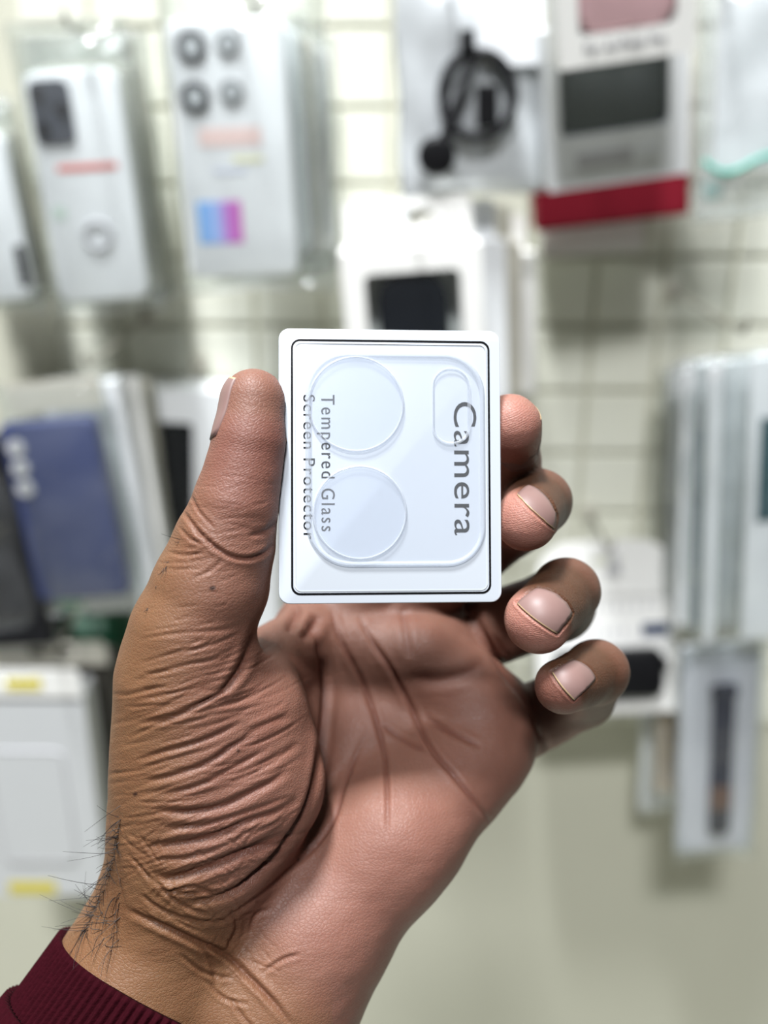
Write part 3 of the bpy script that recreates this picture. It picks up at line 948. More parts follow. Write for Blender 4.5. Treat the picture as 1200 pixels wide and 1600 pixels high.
def surface_nets(F, lo, H):
    ins = F < 0
    c = ins[:-1, :-1, :-1].astype(np.int8)
    tot = np.zeros_like(c)
    for i in (0, 1):
        for j in (0, 1):
            for k in (0, 1):
                tot += ins[i:ins.shape[0] - 1 + i, j:ins.shape[1] - 1 + j, k:ins.shape[2] - 1 + k]
    act = (tot > 0) & (tot < 8)
    idx = np.full(act.shape, -1, np.int64)
    cells = np.argwhere(act)
    idx[act] = np.arange(len(cells))
    acc = np.zeros((len(cells), 3)); cnt = np.zeros(len(cells))
    corners = [(i, j, k) for i in (0, 1) for j in (0, 1) for k in (0, 1)]
    val = {c_: F[cells[:, 0] + c_[0], cells[:, 1] + c_[1], cells[:, 2] + c_[2]] for c_ in corners}
    for a in corners:
        for ax in range(3):
            if a[ax]: continue
            b = list(a); b[ax] = 1; b = tuple(b)
            fa, fb = val[a], val[b]
            m = (fa < 0) != (fb < 0)
            t = np.where(m, fa / np.where(m, fa - fb, 1), 0)
            p = np.tile(np.array(a, float), (len(cells), 1)); p[:, ax] = t
            acc[m] += p[m]; cnt[m] += 1
    V = lo + (cells + acc / cnt[:, None]) * H
    quads = []
    for ax in range(3):
        s0 = [slice(None)] * 3; s1 = [slice(None)] * 3
        s0[ax] = slice(0, -1); s1[ax] = slice(1, None)
        A, Bv = ins[tuple(s0)], ins[tuple(s1)]
        e = np.argwhere(A != Bv)
        o1, o2 = [i for i in range(3) if i != ax]
        ok = (e[:, o1] > 0) & (e[:, o2] > 0) & (e[:, o1] < F.shape[o1] - 1) & (e[:, o2] < F.shape[o2] - 1)
        e = e[ok]
        sgn = A[e[:, 0], e[:, 1], e[:, 2]]
        def cell(d1, d2):
            q = e.copy(); q[:, o1] += d1; q[:, o2] += d2
            return idx[q[:, 0], q[:, 1], q[:, 2]]
        q = np.stack([cell(-1, -1), cell(0, -1), cell(0, 0), cell(-1, 0)], 1)
        flip = sgn if ax != 1 else ~sgn
        q[~flip] = q[~flip][:, ::-1]
        quads.append(q)
    return V, np.concatenate(quads)


HV, HQ = surface_nets(F, lo, H)


def sampleF(P):
    """trilinear field value"""
    g_ = (P - lo) / H
    i = np.clip(np.floor(g_).astype(int), 0, nn - 2)
    t = np.clip(g_ - i, 0, 1)
    out = 0
    for a in (0, 1):
        for b in (0, 1):
            for c in (0, 1):
                w = (t[:, 0] if a else 1 - t[:, 0]) * (t[:, 1] if b else 1 - t[:, 1]) * (t[:, 2] if c else 1 - t[:, 2])
                out = out + w * F[i[:, 0] + a, i[:, 1] + b, i[:, 2] + c]
    return out


def gradF(P, h=0.6):
    g_ = np.stack([sampleF(P + np.eye(3)[k] * h) - sampleF(P - np.eye(3)[k] * h) for k in range(3)], 1)
    return g_ / np.maximum(np.linalg.norm(g_, axis=1, keepdims=True), 1e-6)


def march(px, py, d0=182.0, d1=275.0):
    """first hand surface depth along pixel rays"""
    px, py = np.asarray(px, float), np.asarray(py, float)
    d = np.full(px.shape, d0); hit = np.zeros(px.shape, bool)
    for s in np.arange(d0, d1, 0.4):
        P = np.stack([(px - 600) * s / FPX, (800 - py) * s / FPX, np.full(px.shape, s)], 1)
        f = sampleF(P)
        new = (~hit) & (f < 0)
        d[new] = s; hit |= new
        d[~hit] = s
    return d


# subdivide for the skin relief
me = bpy.data.meshes.new('hand_coarse')
me.from_pydata(HV.tolist(), [], HQ.tolist())
tmp = bpy.data.objects.new('tmp', me); COL.objects.link(tmp)
ms = tmp.modifiers.new('s', 'SUBSURF'); ms.levels = 1; ms.subdivision_type = 'CATMULL_CLARK'
me2 = bpy.data.meshes.new_from_object(tmp.evaluated_get(bpy.context.evaluated_depsgraph_get()))
bpy.data.objects.remove(tmp)
nv = len(me2.vertices)
V = np.empty(nv * 3); me2.vertices.foreach_get('co', V); V = V.reshape(-1, 3)
NRM = gradF(V)
PX = 600 + V[:, 0] / V[:, 2] * FPX
PY = 800 - V[:, 1] / V[:, 2] * FPX
front = np.clip((-(NRM * V / np.linalg.norm(V, axis=1, keepdims=True)).sum(1)) * 2.5 + 0.2, 0, 1)


def spline(pts, step=6.0):
    P = np.array(pts, float)
    P = np.vstack([2 * P[0] - P[1], P, 2 * P[-1] - P[-2]])
    out = []
    for i in range(1, len(P) - 2):
        n = max(2, int(np.linalg.norm(P[i + 1] - P[i]) / step))
        t = np.linspace(0, 1, n, endpoint=False)[:, None]
        a, b, c, d = P[i - 1], P[i], P[i + 1], P[i + 2]
        out.append(0.5 * (2 * b + (c - a) * t + (2 * a - 5 * b + 4 * c - d) * t ** 2 + (3 * b - a - 3 * c + d) * t ** 3))
    return np.vstack(out + [P[-2][None]])


DISP = np.zeros(nv)
CREASE = np.zeros(nv)


def crease(pts, w, depth, shoulder=0.45, step=6.0, dmin=0, dmax=999, taper=True, smooth=True, ink=1.0):
    C = spline(pts, step) if smooth else np.array(pts, float)
    reach = 4.5 * w
    m = np.where((PX > C[:, 0].min() - reach) & (PX < C[:, 0].max() + reach) & (PY > C[:, 1].min() - reach) & (PY < C[:, 1].max() + reach) & (front > 0) & (V[:, 2] > dmin) & (V[:, 2] < dmax))[0]
    if not len(m): return
    best = np.full(len(m), 1e9); bt = np.zeros(len(m)); side = np.zeros(len(m))
    q = np.stack([PX[m], PY[m]], 1)
    n = len(C) - 1
    for i in range(n):
        a, ab = C[i], C[i + 1] - C[i]
        t = np.clip(((q - a) @ ab) / max(ab @ ab, 1e-9), 0, 1)
        d = np.linalg.norm(q - a - t[:, None] * ab, axis=1)
        u = d < best
        best[u] = d[u]; bt[u] = (i + t[u]) / n
    tp = np.clip(np.minimum(bt, 1 - bt) * 5, 0, 1) ** 0.7 if taper else 1.0
    g_ = np.exp(-(best / w) ** 2)
    DISP[m] += front[m] * tp * depth * (-g_ + shoulder * np.exp(-((best - 2.3 * w) / (1.2 * w)) ** 2))
    CREASE[m] = np.maximum(CREASE[m], ink * g_ * tp * front[m] * min(1, depth / 0.5))


# thenar folds, traced line by line: (points, width px, depth mm)
FOLDS = [
    ([(210, 1063), (260, 1047), (310, 1035), (345, 1028)], 3.5, .30), ([(207, 1092), (250, 1087), (293, 1078), (330, 1070)], 3.5, .35),
    ([(212, 1130), (270, 1120), (310, 1101), (347, 1081), (368, 1058)], 4.5, .6), ([(200, 1153), (253, 1130), (296, 1118)], 3, .3),
    ([(213, 1187), (260, 1173), (305, 1161), (343, 1146), (378, 1128)], 4.5, .55), ([(220, 1200), (270, 1185), (318, 1170)], 3, .3),
    ([(223, 1222), (277, 1210), (327, 1190), (362, 1167), (400, 1148)], 5, .7), ([(243, 1243), (300, 1230), (347, 1209), (384, 1188), (420, 1172)], 4, .5),
    ([(240, 1268), (300, 1268), (347, 1260), (384, 1243), (424, 1222), (452, 1200)], 6, .85), ([(250, 1293), (310, 1291), (360, 1277), (410, 1261), (455, 1243)], 5, .6),
    ([(227, 1324), (275, 1319), (333, 1305), (387, 1283), (433, 1267), (466, 1248)], 6.5, .9), ([(232, 1367), (270, 1371), (320, 1357), (367, 1337), (415, 1318), (450, 1298)], 8, 1.25),
    ([(238, 1343), (290, 1340), (345, 1326)], 3.5, .35), ([(205, 1252), (250, 1254), (300, 1250)], 2.5, .22), ([(245, 1390), (300, 1396), (350, 1390)], 3.5, .4),
    ([(200, 1335), (225, 1362), (240, 1385)], 3, .3), ([(215, 1300), (235, 1330), (250, 1350)], 2.5, .2),
    ([(215, 1000), (270, 990), (340, 985), (380, 975)], 3.5, .22), ([(230, 1030), (300, 1015), (360, 1005)], 3, .18),
    ([(330, 1100), (370, 1095), (410, 1080)], 5, .3), ([(380, 1150), (420, 1130), (455, 1118)], 6, .4), ([(400, 1200), (440, 1178), (470, 1160)], 6, .35),
]
for p, w_, d_ in FOLDS: crease(p, w_ * .85, d_ * .62, dmax=230)
fr_ = np.random.default_rng(12)
for _ in range(150):                                    # fine skin lines running with the folds
    x_, y_ = fr_.uniform(205, 440), fr_.uniform(1000, 1400)
    if ((x_ - 320) / 150) ** 2 + ((y_ - 1210) / 215) ** 2 > 1: continue
    ln = fr_.uniform(22, 60); sl = -0.18 - 0.35 * (x_ - 200) / 250 + fr_.normal() * .09
    crease([(x_ - ln, y_ - ln * sl * .7), (x_, y_), (x_ + ln, y_ + ln * sl * 1.25)], fr_.uniform(1.8, 2.6), fr_.uniform(.06, .16), shoulder=.25, dmax=232)
for _ in range(110):                                    # crossing lines at the base of the thumb and over the wrist
    x_, y_ = fr_.uniform(190, 420), fr_.uniform(1300, 1560)
    if y_ < 1290 + 0 * x_ or y_ > 1400 + (x_ - 190) * .8: continue
    an = fr_.choice([-.75, .55, .9]) + fr_.normal() * .18; ln = fr_.uniform(12, 36)
    crease([(x_ - ln * math.cos(an), y_ - ln * math.sin(an)), (x_ + fr_.normal() * 3, y_), (x_ + ln * math.cos(an), y_ + ln * math.sin(an))], fr_.uniform(1.8, 2.4), fr_.uniform(.06, .15), shoulder=.25, dmax=232)
for _ in range(60):                                     # back of the thumb
    y_ = fr_.uniform(740, 1010); x_ = 600 - y_ * .36 + fr_.uniform(-20, 90)
    ln = fr_.uniform(10, 34); sl = fr_.normal() * .15 - .1
    crease([(x_ - ln, y_ - ln * sl), (x_, y_ + 1), (x_ + ln, y_ + ln * sl)], fr_.uniform(1.8, 2.2), fr_.uniform(.03, .09), shoulder=.2, dmax=232)
# palm lines
crease([(462, 968), (490, 985), (503, 1030), (509, 1087), (504, 1150), (490, 1233), (470, 1283), (427, 1340), (377, 1385), (330, 1406), (285, 1412)], 5.5, 1.3, shoulder=.2, dmin=190)
crease([(575, 1140), (552, 1190), (537, 1233), (520, 1283), (490, 1325), (443, 1367), (395, 1408), (330, 1450)], 3.6, .45, shoulder=.2)
crease([(517, 950), (526, 985), (540, 1015), (570, 1076), (589, 1130), (601, 1184), (605, 1245), (605, 1310)], 3.8, .55, shoulder=.2)
crease([(560, 960), (580, 1000), (605, 1038), (639, 1099), (670, 1164), (708, 1210), (747, 1260), (776, 1298)], 4.0, .65, shoulder=.2)
crease([(593, 1130), (632, 1157), (672, 1176)], 3.6, .4, shoulder=.2)
crease([(664, 1121), (708, 1145), (752, 1167)], 4, .5, shoulder=.2)
crease([(628, 950), (634, 985), (640, 1030)], 6, .3)
crease([(640, 1060), (690, 1062), (735, 1048), (760, 1030)], 8, .35)
crease([(470, 1000), (486, 985), (498, 960)], 7, .6)
crease([(452, 990), (462, 960), (468, 945)], 7, .8)
# web overlap under the thumb, thumb joint
crease([(402, 975), (390, 1010), (372, 1050), (345, 1082)], 6, .7, dmax=226)
crease([(306, 826), (330, 850), (358, 868), (387, 873), (412, 864), (428, 848)], 3.4, .5, shoulder=.3)
crease([(286, 799), (306, 826), (318, 842)], 3, .35)
crease([(296, 770), (312, 800), (336, 826)], 2.5, .22)
crease([(279, 822), (298, 842), (322, 852)], 2.5, .22)
crease([(390, 836), (415, 830), (434, 812)], 4, .3)
crease([(262, 862), (290, 868), (320, 862)], 2.5, .2)
crease([(300, 905), (330, 890), (350, 872)], 3, .15)
# wrist
crease([(195, 1420), (245, 1443), (300, 1468), (350, 1490), (392, 1530), (430, 1570), (458, 1605)], 4.5, .7)
crease([(300, 1470), (330, 1500), (338, 1545)], 4, .25)
for p in ([(215, 1395), (260, 1425), (310, 1440), (360, 1440)], [(240, 1375), (285, 1415), (330, 1430)], [(350, 1490), (370, 1450), (360, 1420)], [(390, 1460), (400, 1430), (425, 1420)],
          [(410, 1520), (440, 1500), (470, 1490)], [(320, 1530), (350, 1560), (390, 1570)], [(280, 1490), (320, 1520), (370, 1530)], [(360, 1560), (380, 1590), (400, 1610)], [(250, 1400), (300, 1385), (345, 1405)]):
    crease(p, 3, .28)
# finger folds near the palm
crease([(738, 955), (752, 985), (775, 1025), (800, 1065), (826, 1100), (842, 1140), (856, 1170), (872, 1190)], 6, 1.1, shoulder=.15, dmin=232)
crease([(770, 990), (786, 1015), (800, 1030)], 4, .3, dmin=225)


# ---- nails: outline on the finger from pixels (free edge a-b, base c-d), laid on the surface
NAILS = {
    'middle': ((808, 773), (866, 826), (824, 756), (870, 806), 5, 9, .55),
    'ring': ((808, 943), (870, 990), (838, 917), (896, 960), 7, 10, .7),
    'pinky': ((863, 1051), (897, 1094), (894, 1030), (932, 1062), 5, 7, .6),
}


def nail_grid(a, b, c, d, ef, eb, nu=15, nvv=13):
    a, b, c, d = [np.array(p, float) for p in (a, b, c, d)]
    ax = ((c + d) - (a + b)); ax /= np.linalg.norm(ax)
    U_, V_ = np.meshgrid(np.linspace(-1, 1, nu), np.concatenate([[0, .045], np.linspace(.13, 1, nvv - 2)]))
    P = np.zeros(U_.shape + (2,))
    s = (U_ + 1) / 2
    e0 = a + (b - a) * s[..., None]; e1 = c + (d - c) * s[..., None]
    bow = (1 - U_ ** 2)
    P = e0 * (1 - V_[..., None]) + e1 * V_[..., None]
    P += ax * (bow * (eb * V_ ** 2 - ef * (1 - V_) ** 2 * 0.45))[..., None]
    pinch = 1 - 0.10 * V_ ** 4
    mid = (P[:, :1] + P[:, -1:]) / 2
    P = mid + (P - mid) * pinch[..., None]
    return P


NAILMASK = np.zeros(nv)
nail_px = {}
for k_, (a, b, c, d, ef, eb, _) in NAILS.items():
    G_ = nail_grid(a, b, c, d, ef, eb)
    nail_px[k_] = G_
    ol = np.vstack([G_[0], G_[:, -1], G_[-1][::-1], G_[::-1, 0]])
    crease(np.vstack([G_[::-1, 0], ol[:0], G_[0] * 1]) if False else ol, 1.8, .05, shoulder=1.2, taper=False, smooth=False, dmax=232, ink=0.3)
    crease(G_[0] + (G_[0] - G_[1]) * 0.5, 2.0, .22, shoulder=.4, taper=False, smooth=False, dmax=232, ink=0.5)

# irregular skin swell
def wob(P, s, seed):
    g_ = np.random.default_rng(seed)
    o = np.zeros(len(P))
    for _ in range(14):
        k = g_.normal(size=3); k /= np.linalg.norm(k)
        o += np.sin(P @ k * s * g_.uniform(.6, 1.6) + g_.uniform(0, 6.28))
    return o / 14
DISP += 0.42 * wob(V, 0.33, 2) + 0.10 * wob(V, 1.1, 3)
# fine wrinkle field over thenar and wrist, running with the folds
th = np.exp(-(((PX - 290) / 130) ** 2 + ((PY - 1270) / 190) ** 2)) * front
q_ = (PY * .93 + PX * .36) + 9 * wob(V, 0.22, 5)
DISP += th * (0.045 * np.sin(q_ * 2 * np.pi / 17) + 0.03 * np.sin(q_ * 2 * np.pi / 8.5 + 1.7 * wob(V, .5, 6)))
for G_ in nail_px.values():                             # flat bed under each nail plate
    gp = G_.reshape(-1, 2)
    m = np.where((PX > gp[:, 0].min() - 6) & (PX < gp[:, 0].max() + 6) & (PY > gp[:, 1].min() - 6) & (PY < gp[:, 1].max() + 6) & (V[:, 2] < 232) & (front > 0))[0]
    dmn = np.sqrt(((np.stack([PX[m], PY[m]], 1)[:, None] - gp[None]) ** 2).sum(2)).min(1)
    k_in = np.clip((4.2 - dmn) / 1.5, 0, 1)
    DISP[m] = DISP[m] * (1 - k_in) - 0.22 * k_in
V2 = V + NRM * DISP[:, None]
W3 = to_world(V2)
me2.vertices.foreach_set('co', W3.ravel())
me2.update()

# ---- skin pigment with palm pink, back of the hand brown, and shade painted into the creases
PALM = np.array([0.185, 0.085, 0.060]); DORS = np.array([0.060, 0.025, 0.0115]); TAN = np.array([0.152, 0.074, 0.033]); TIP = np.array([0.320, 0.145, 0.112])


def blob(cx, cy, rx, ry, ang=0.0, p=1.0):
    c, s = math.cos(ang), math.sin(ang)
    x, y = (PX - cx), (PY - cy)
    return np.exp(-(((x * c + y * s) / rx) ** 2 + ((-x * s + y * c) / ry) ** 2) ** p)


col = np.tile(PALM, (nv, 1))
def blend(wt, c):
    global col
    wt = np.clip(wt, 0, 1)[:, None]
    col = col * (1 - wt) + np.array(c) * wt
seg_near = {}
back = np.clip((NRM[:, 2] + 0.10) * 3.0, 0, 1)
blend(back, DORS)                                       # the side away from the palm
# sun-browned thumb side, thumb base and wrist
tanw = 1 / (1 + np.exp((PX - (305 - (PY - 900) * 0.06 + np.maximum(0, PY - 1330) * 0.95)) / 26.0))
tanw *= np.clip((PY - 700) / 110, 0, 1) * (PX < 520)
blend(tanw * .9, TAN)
def finger_w(grp):
    best = np.full(nv, 1e9)
    for (g_, a, b, ra, rb) in [s for s in SEG if s[0] == grp][1:]:
        ab = b - a
        t = np.clip(((V - a) @ ab) / (ab @ ab), 0, 1)
        best = np.minimum(best, np.linalg.norm(V - a - t[:, None] * ab, axis=1) - (ra + t * (rb - ra)))
    return np.clip(1 - best / 1.5, 0, 1)
for g_, (cx, cy, rx, ry, an) in {'middle': (806, 822, 66, 40, .75), 'ring': (826, 985, 62, 42, .68), 'pinky': (868, 1090, 44, 26, .7)}.items():
    fw = finger_w(g_)
    padw = np.clip(2.2 * (blob(cx, cy, rx, ry, an, 2)), 0, 1)
    brown = fw * (1 - padw)
    blend(brown * .92, DORS if g_ != 'pinky' else DORS * 1.1)
    blend(fw * padw, TIP if g_ != 'pinky' else TIP * np.array([.52, .48, .45]))
blend(finger_w('index') * blob(800, 668, 60, 60, 0, 2), TIP)
blend(blob(395, 690, 70, 130, .15, 2) * finger_w('thumb') * .8, TIP * np.array([.52, .43, .43]))
blend(blob(640, 1400, 240, 130, -.7, 1) * (front > .05) * .5, TIP * .75)
# creases darkened and reddened as if shaded, freckles
col *= (1 - 0.30 * np.clip(CREASE, 0, 1) * np.array([[.75], [1.0], [1.05]]).T) if False else 1
col *= (1 - np.clip(CREASE, 0, 1)[:, None] * np.array([0.22, 0.34, 0.36]))
mott = wob(V, .55, 9)[:, None]
col *= 1 + mott * np.array([0.10, 0.16, 0.16])
for (cx, cy, r) in ((332, 919, 4.2), (211, 1241, 3.2), (372, 1173, 2.6), (466, 1343, 2.2)):
    blend(blob(cx, cy, r * 1.25, r, -.3, 2) * front, (0.03, 0.012, 0.008))
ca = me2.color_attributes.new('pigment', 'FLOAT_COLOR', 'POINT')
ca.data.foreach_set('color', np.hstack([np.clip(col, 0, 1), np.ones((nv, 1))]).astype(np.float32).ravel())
# where fingerprint ridges show
rid = np.clip(finger_w('thumb') * (PY < 880) * 1.0 + blob(826, 985, 50, 36, .68, 2) + blob(800, 668, 60, 60, 0, 2) + blob(806, 822, 60, 40, .7, 2), 0, 1)
fa = me2.attributes.new('ridges', 'FLOAT', 'POINT')
fa.data.foreach_set('value', rid.astype(np.float32))


def skin_mat():
    m = bpy.data.materials.new('skin')
    m.use_nodes = True
    nt = m.node_tree
    N, L = nt.nodes.new, nt.links.new
    b = nt.nodes['Principled BSDF']
    at = N('ShaderNodeAttribute'); at.attribute_name = 'pigment'
    ar = N('ShaderNodeAttribute'); ar.attribute_name = 'ridges'
    L(at.outputs['Color'], b.inputs['Base Color'])
    b.inputs['Roughness'].default_value = 0.5
    b.inputs['Specular IOR Level'].default_value = 0.3
    b.inputs['Subsurface Weight'].default_value = 0.22
    b.inputs['Subsurface Radius'].default_value = (1.0, 0.35, 0.2)
    b.inputs['Subsurface Scale'].default_value = 0.0025
    tc = N('ShaderNodeTexCoord')
    vo = N('ShaderNodeTexVoronoi'); vo.feature = 'DISTANCE_TO_EDGE'; vo.inputs['Scale'].default_value = 1150
    mp = N('ShaderNodeMapping'); mp.inputs['Scale'].default_value = (1, 1, 1.5); mp.inputs['Rotation'].default_value = (0, 0.5, 0)
    L(tc.outputs['Object'], mp.inputs['Vector']); L(mp.outputs[0], vo.inputs['Vector'])
    cl = N('ShaderNodeMath'); cl.operation = 'MINIMUM'; cl.inputs[1].default_value = 0.16
    L(vo.outputs['Distance'], cl.inputs[0])
    no = N('ShaderNodeTexNoise'); no.inputs['Scale'].default_value = 420; no.inputs['Detail'].default_value = 5
    mp2 = N('ShaderNodeMapping'); mp2.inputs['Scale'].default_value = (0.35, 1, 1.3); mp2.inputs['Rotation'].default_value = (0, 0.4, 0)
    L(tc.outputs['Object'], mp2.inputs['Vector']); L(mp2.outputs[0], no.inputs['Vector'])
    wv_ = N('ShaderNodeTexWave'); wv_.wave_type = 'BANDS'; wv_.bands_direction = 'Z'; wv_.inputs['Scale'].default_value = 720
    wv_.inputs['Distortion'].default_value = 5; wv_.inputs['Detail'].default_value = 2; wv_.inputs['Detail Scale'].default_value = 0.25
    mp3 = N('ShaderNodeMapping'); mp3.inputs['Rotation'].default_value = (0, 0.35, 0)
    L(tc.outputs['Object'], mp3.inputs['Vector']); L(mp3.outputs[0], wv_.inputs['Vector'])
    a1 = N('ShaderNodeMath'); a1.operation = 'MULTIPLY_ADD'; a1.inputs[1].default_value = 2.2
    L(cl.outputs[0], a1.inputs[0]); L(no.outputs['Fac'], a1.inputs[2])
    mu = N('ShaderNodeMath'); mu.operation = 'MULTIPLY'
    L(wv_.outputs['Fac'], mu.inputs[0]); L(ar.outputs['Fac'], mu.inputs[1])
    a2 = N('ShaderNodeMath'); a2.operation = 'MULTIPLY_ADD'; a2.inputs[1].default_value = 0.22
    L(mu.outputs[0], a2.inputs[0]); L(a1.outputs[0], a2.inputs[2])
    bp = N('ShaderNodeBump'); bp.inputs['Strength'].default_value = 0.55; bp.inputs['Distance'].default_value = 0.00022
    L(a2.outputs[0], bp.inputs['Height']); L(bp.outputs[0], b.inputs['Normal'])
    return m


person = empty('person', Matrix.Translation(Vector(to_world(cam_pt(170, 1620, 214))[0])), 'left hand with palm towards the viewer, maroon ribbed sleeve, pinching a white card', 'person')
p_inv = np.array(person.matrix_world.inverted())


def to_person(W): return W + p_inv[:3, 3]


me2.vertices.foreach_set('co', to_person(W3).ravel())
me2.name = 'hand'
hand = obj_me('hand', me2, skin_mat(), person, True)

# nails as plates on the fingers
m_nail = mat('fingernail', (0.205, 0.125, 0.112), 0.46, spec=0.35, noise=0.06, nscale=300)
m_nailedge = mat('nail_free_edge', (0.42, 0.30, 0.17), 0.4)


def plate(name, P3, N3, th, parent):
    """P3 (v,u,3) surface points mm, lifted th along N3; skirt reaching into the skin; the first row is the free edge"""
    nvv, nu = P3.shape[:2]
    top = P3 + N3 * th
    bot = P3 - N3 * 0.35
    pts = np.concatenate([top.reshape(-1, 3), bot.reshape(-1, 3)])
    f = []; mi = []
    n = nvv * nu
    for j in range(nvv - 1):
        for i in range(nu - 1):
            a = j * nu + i
            f.append((a, a + nu, a + nu + 1, a + 1)); mi.append(1 if j < 1 else 0)
    rim = [i for i in range(nu)] + [j * nu + nu - 1 for j in range(1, nvv)] + [(nvv - 1) * nu + i for i in range(nu - 2, -1, -1)] + [j * nu for j in range(nvv - 2, 0, -1)]
    for a, b in zip(rim, rim[1:] + rim[:1]):
        f.append((a, b, b + n, a + n)); mi.append(1 if a < nu and b < nu else 0)
    me = bpy.data.meshes.new(name)
    me.from_pydata(to_person(to_world(pts)).tolist(), [], f)
    me.materials.append(m_nail); me.materials.append(m_nailedge)
    for p, k in zip(me.polygons, mi):
        p.material_index = k; p.use_smooth = True
    bm = bmesh.new(); bm.from_mesh(me); bmesh.ops.recalc_face_normals(bm, faces=bm.faces[:]); bm.to_mesh(me); bm.free()
    o = bpy.data.objects.new(name, me); COL.objects.link(o); o.parent = parent
    return o


for k_, G_ in nail_px.items():
    g2 = G_.reshape(-1, 2)
    d = march(g2[:, 0], g2[:, 1])
    P3 = np.stack([(g2[:, 0] - 600) * d / FPX, (800 - g2[:, 1]) * d / FPX, d], 1)
    for _ in range(2):
        P3 = P3 - gradF(P3) * sampleF(P3)[:, None]
    N3 = gradF(P3, 1.2)
    sh = G_.shape[:2]
    plate('fingernail', P3.reshape(*sh, 3), N3.reshape(*sh, 3), 0.10, person)


def nail_frame(c, axis, normal, L_, Wd, lift):
    """a nail placed by centre (camera mm), direction of the finger end and outward normal"""
    axis = np.array(axis, float); normal = np.array(normal, float)
    axis /= np.linalg.norm(axis); normal -= axis * (normal @ axis); normal /= np.linalg.norm(normal)
    sd = np.cross(axis, normal)
    us = np.linspace(-1, 1, 13); vs = np.concatenate([[-.5, -.45], np.linspace(-.36, .5, 9)])
    pts = []
    th = R(62); rad = Wd / 2 / math.sin(th)
    for v_ in vs:
        for u_ in us:
            pinch = 1 - 0.12 * max(0, v_) ** 2 * 4
            a = u_ * th * pinch
            pts.append(np.array(c) + sd * rad * math.sin(a) + normal * rad * (math.cos(a) - 1) - axis * (v_ * L_ + (1 - u_ ** 2) * (-.05 if v_ < 0 else .08) * L_))
    P3 = np.array(pts)
    for _ in range(3):
        P3 = P3 - gradF(P3) * sampleF(P3)[:, None]
    N3 = gradF(P3, 1.0)
    plate('fingernail', P3.reshape(11, 13, 3), N3.reshape(11, 13, 3), lift, person)


nail_frame(cam_pt(347, 634, 201.5), (0.12, 1.0, 0.0), (-0.95, 0.12, 0.22), 13.0, 11.5, 0.3)
nail_frame(cam_pt(826, 676, 216), (-.15, .75, -.55), (.36, .2, .91), 11, 9, 0.08)

# hairs along the thumb side of the wrist
hb = bmesh.new()
hr = np.random.default_rng(4)
for k in range(130):
    t = hr.uniform(0, 1) ** 0.8
    if k < 92:
        y_ = 1255 + 205 * t
        x_ = np.interp(y_, [1250, 1300, 1350, 1400, 1440, 1470], [187, 184, 172, 155, 140, 128]) + hr.uniform(0, 7)
    elif k < 120:
        y_ = 1370 + 120 * t; x_ = np.interp(y_, [1370, 1430, 1490], [168, 146, 150]) + hr.uniform(8, 46)
    else:
        y_ = hr.uniform(820, 960); x_ = np.interp(y_, [820, 900, 960], [288, 248, 224]) + hr.uniform(3, 8)
    d = march(np.array([x_]), np.array([y_]))[0]
    if d > 232: continue
    small = 0.35 if k >= 120 else 1.0
    p0 = cam_pt(x_, y_, d)
    n0 = gradF(p0[None])[0]
    dirv = n0 * .55 + np.array([-.75, -.30, -.05]) + hr.normal(size=3) * .35
    dirv /= np.linalg.norm(dirv)
    curl = hr.normal(size=3) * .9 + np.array([.3, -.5, -.2])
    Ln = hr.uniform(2.2, 5.5) * small
    pts = [p0 - n0 * .3 + dirv * Ln * s + curl * Ln * s * s * .8 for s in np.linspace(0, 1, 7)]
    pts = [p + n0 * max(0, 0.15 - float(sampleF(p[None])[0])) if 0 < i_ else p for i_, p in enumerate(pts)]
    add_tube(hb, [Vector(q) for q in to_person(to_world(np.array(pts)))], [0.00008 * (1 - .6 * i_ / 6) for i_ in range(7)], 3, cap=False)
tag(obj('arm_hair', hb, mat('black_hair', (0.012, 0.010, 0.010), 0.5), person, True), kind='stuff')

# ---- sleeve: ribbed cuff and the knit behind it
axis0 = cam_pt(310, 1520, 219.5); axis1 = cam_pt(86, 1850, 206)
av = axis1 - axis0; av /= np.linalg.norm(av)
e1 = np.array([-0.72, 0.69, 0.0]); e1 -= av * (e1 @ av); e1 /= np.linalg.norm(e1)
e2 = np.cross(av, e1); e2 /= np.linalg.norm(e2)


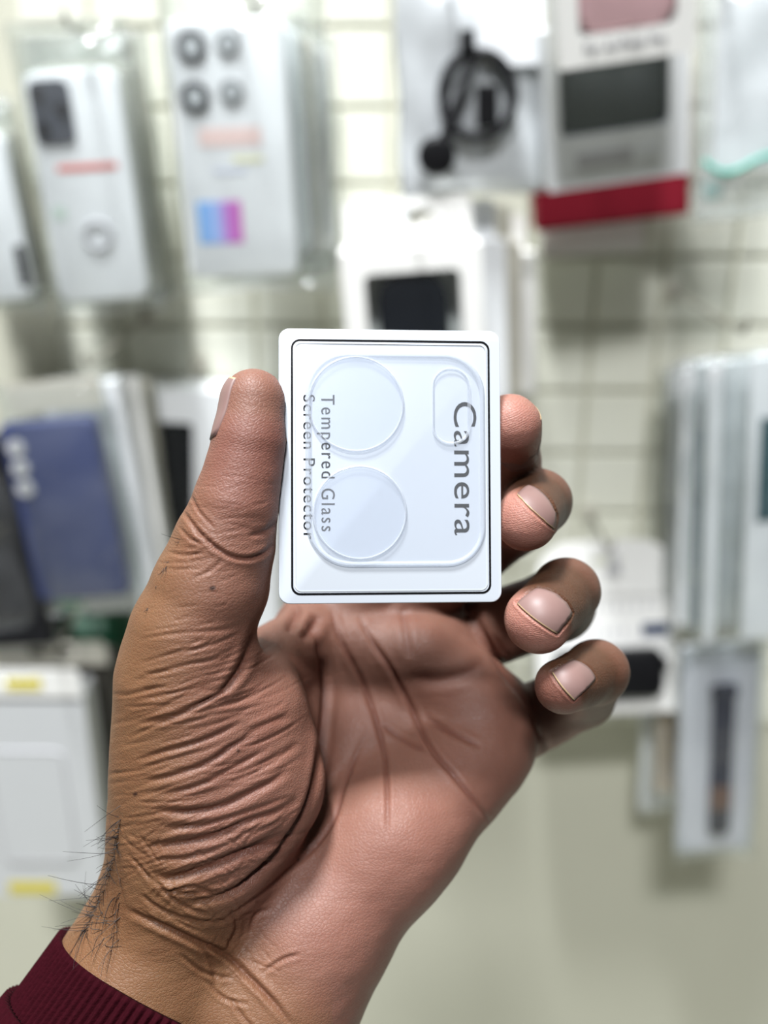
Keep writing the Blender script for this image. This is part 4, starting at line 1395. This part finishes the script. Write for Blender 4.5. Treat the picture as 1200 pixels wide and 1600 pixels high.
def sleeve(t0, t1, ra, rb, ribs, amp, nseg, name, material, parent, flare=0.0, seed=0):
    na = ribs * 8
    pts = []; f = []
    rows = nseg + 1
    g_ = np.random.default_rng(seed)
    for s in (1, -1):
        for j in range(rows):
            t = t0 + (t1 - t0) * j / nseg
            endr = flare * (j / nseg)
            for i in range(na):
                a = 2 * math.pi * i / na
                rb_ = amp * (0.5 + 0.5 * math.cos(ribs * a)) ** 0.8
                k = (endr + rb_) if s > 0 else endr - 1.5
                pts.append(axis0 + av * (t + 4.5 * math.cos(a) + 0.25 * math.sin(3 * a + seed)) + e1 * math.cos(a) * (ra + k) + e2 * math.sin(a) * (rb + k))
    off_ = rows * na
    for j in range(rows - 1):
        for i in range(na):
            i2 = (i + 1) % na
            f.append((j * na + i, j * na + i2, (j + 1) * na + i2, (j + 1) * na + i))
            f.append((off_ + j * na + i2, off_ + j * na + i, off_ + (j + 1) * na + i, off_ + (j + 1) * na + i2))
    for i in range(na):
        i2 = (i + 1) % na
        f.append((i2, i, off_ + i, off_ + i2))
        e_ = (rows - 1) * na
        f.append((e_ + i, e_ + i2, off_ + e_ + i2, off_ + e_ + i))
    me = bpy.data.meshes.new(name)
    me.from_pydata(to_person(to_world(np.array(pts))).tolist(), [], f)
    return obj_me(name, me, material, parent, True)


m_knit = mat('maroon_knit', (0.021, 0.0015, 0.0038), 0.9, spec=0.05, noise=0.35, nscale=900, bump=0.25, bscale=1600)
cuff = sleeve(5.0, 21.0, 29.8, 26.0, 104, 0.9, 12, 'sleeve_cuff', m_knit, person)
slv = sleeve(20.2, 98.0, 31.6, 27.8, 90, 0.7, 20, 'sleeve', m_knit, person, flare=6, seed=2)

# ---- things of one kind share a group
GROUPS = {'display_hook': 'wire display hooks on the wall', 'phone_case_pack': 'phone case packs hanging on the left hooks', 'film_bag': 'clear film bags on the right hooks',
          'earphone_case_box': 'window boxes at the upper right', 'carton_box': 'cartons queued behind the hang tab box', 'boxed_pack': 'packs queued behind the navy blue case',
          'accessory_box': 'boxes on the lower left hook', 'watch_strap_pack': 'watch strap packs at the lower right'}
for o in list(scene.objects):
    k = o.name.split('.')[0]
    if o.parent is None and k in GROUPS: o['group'] = GROUPS[k]
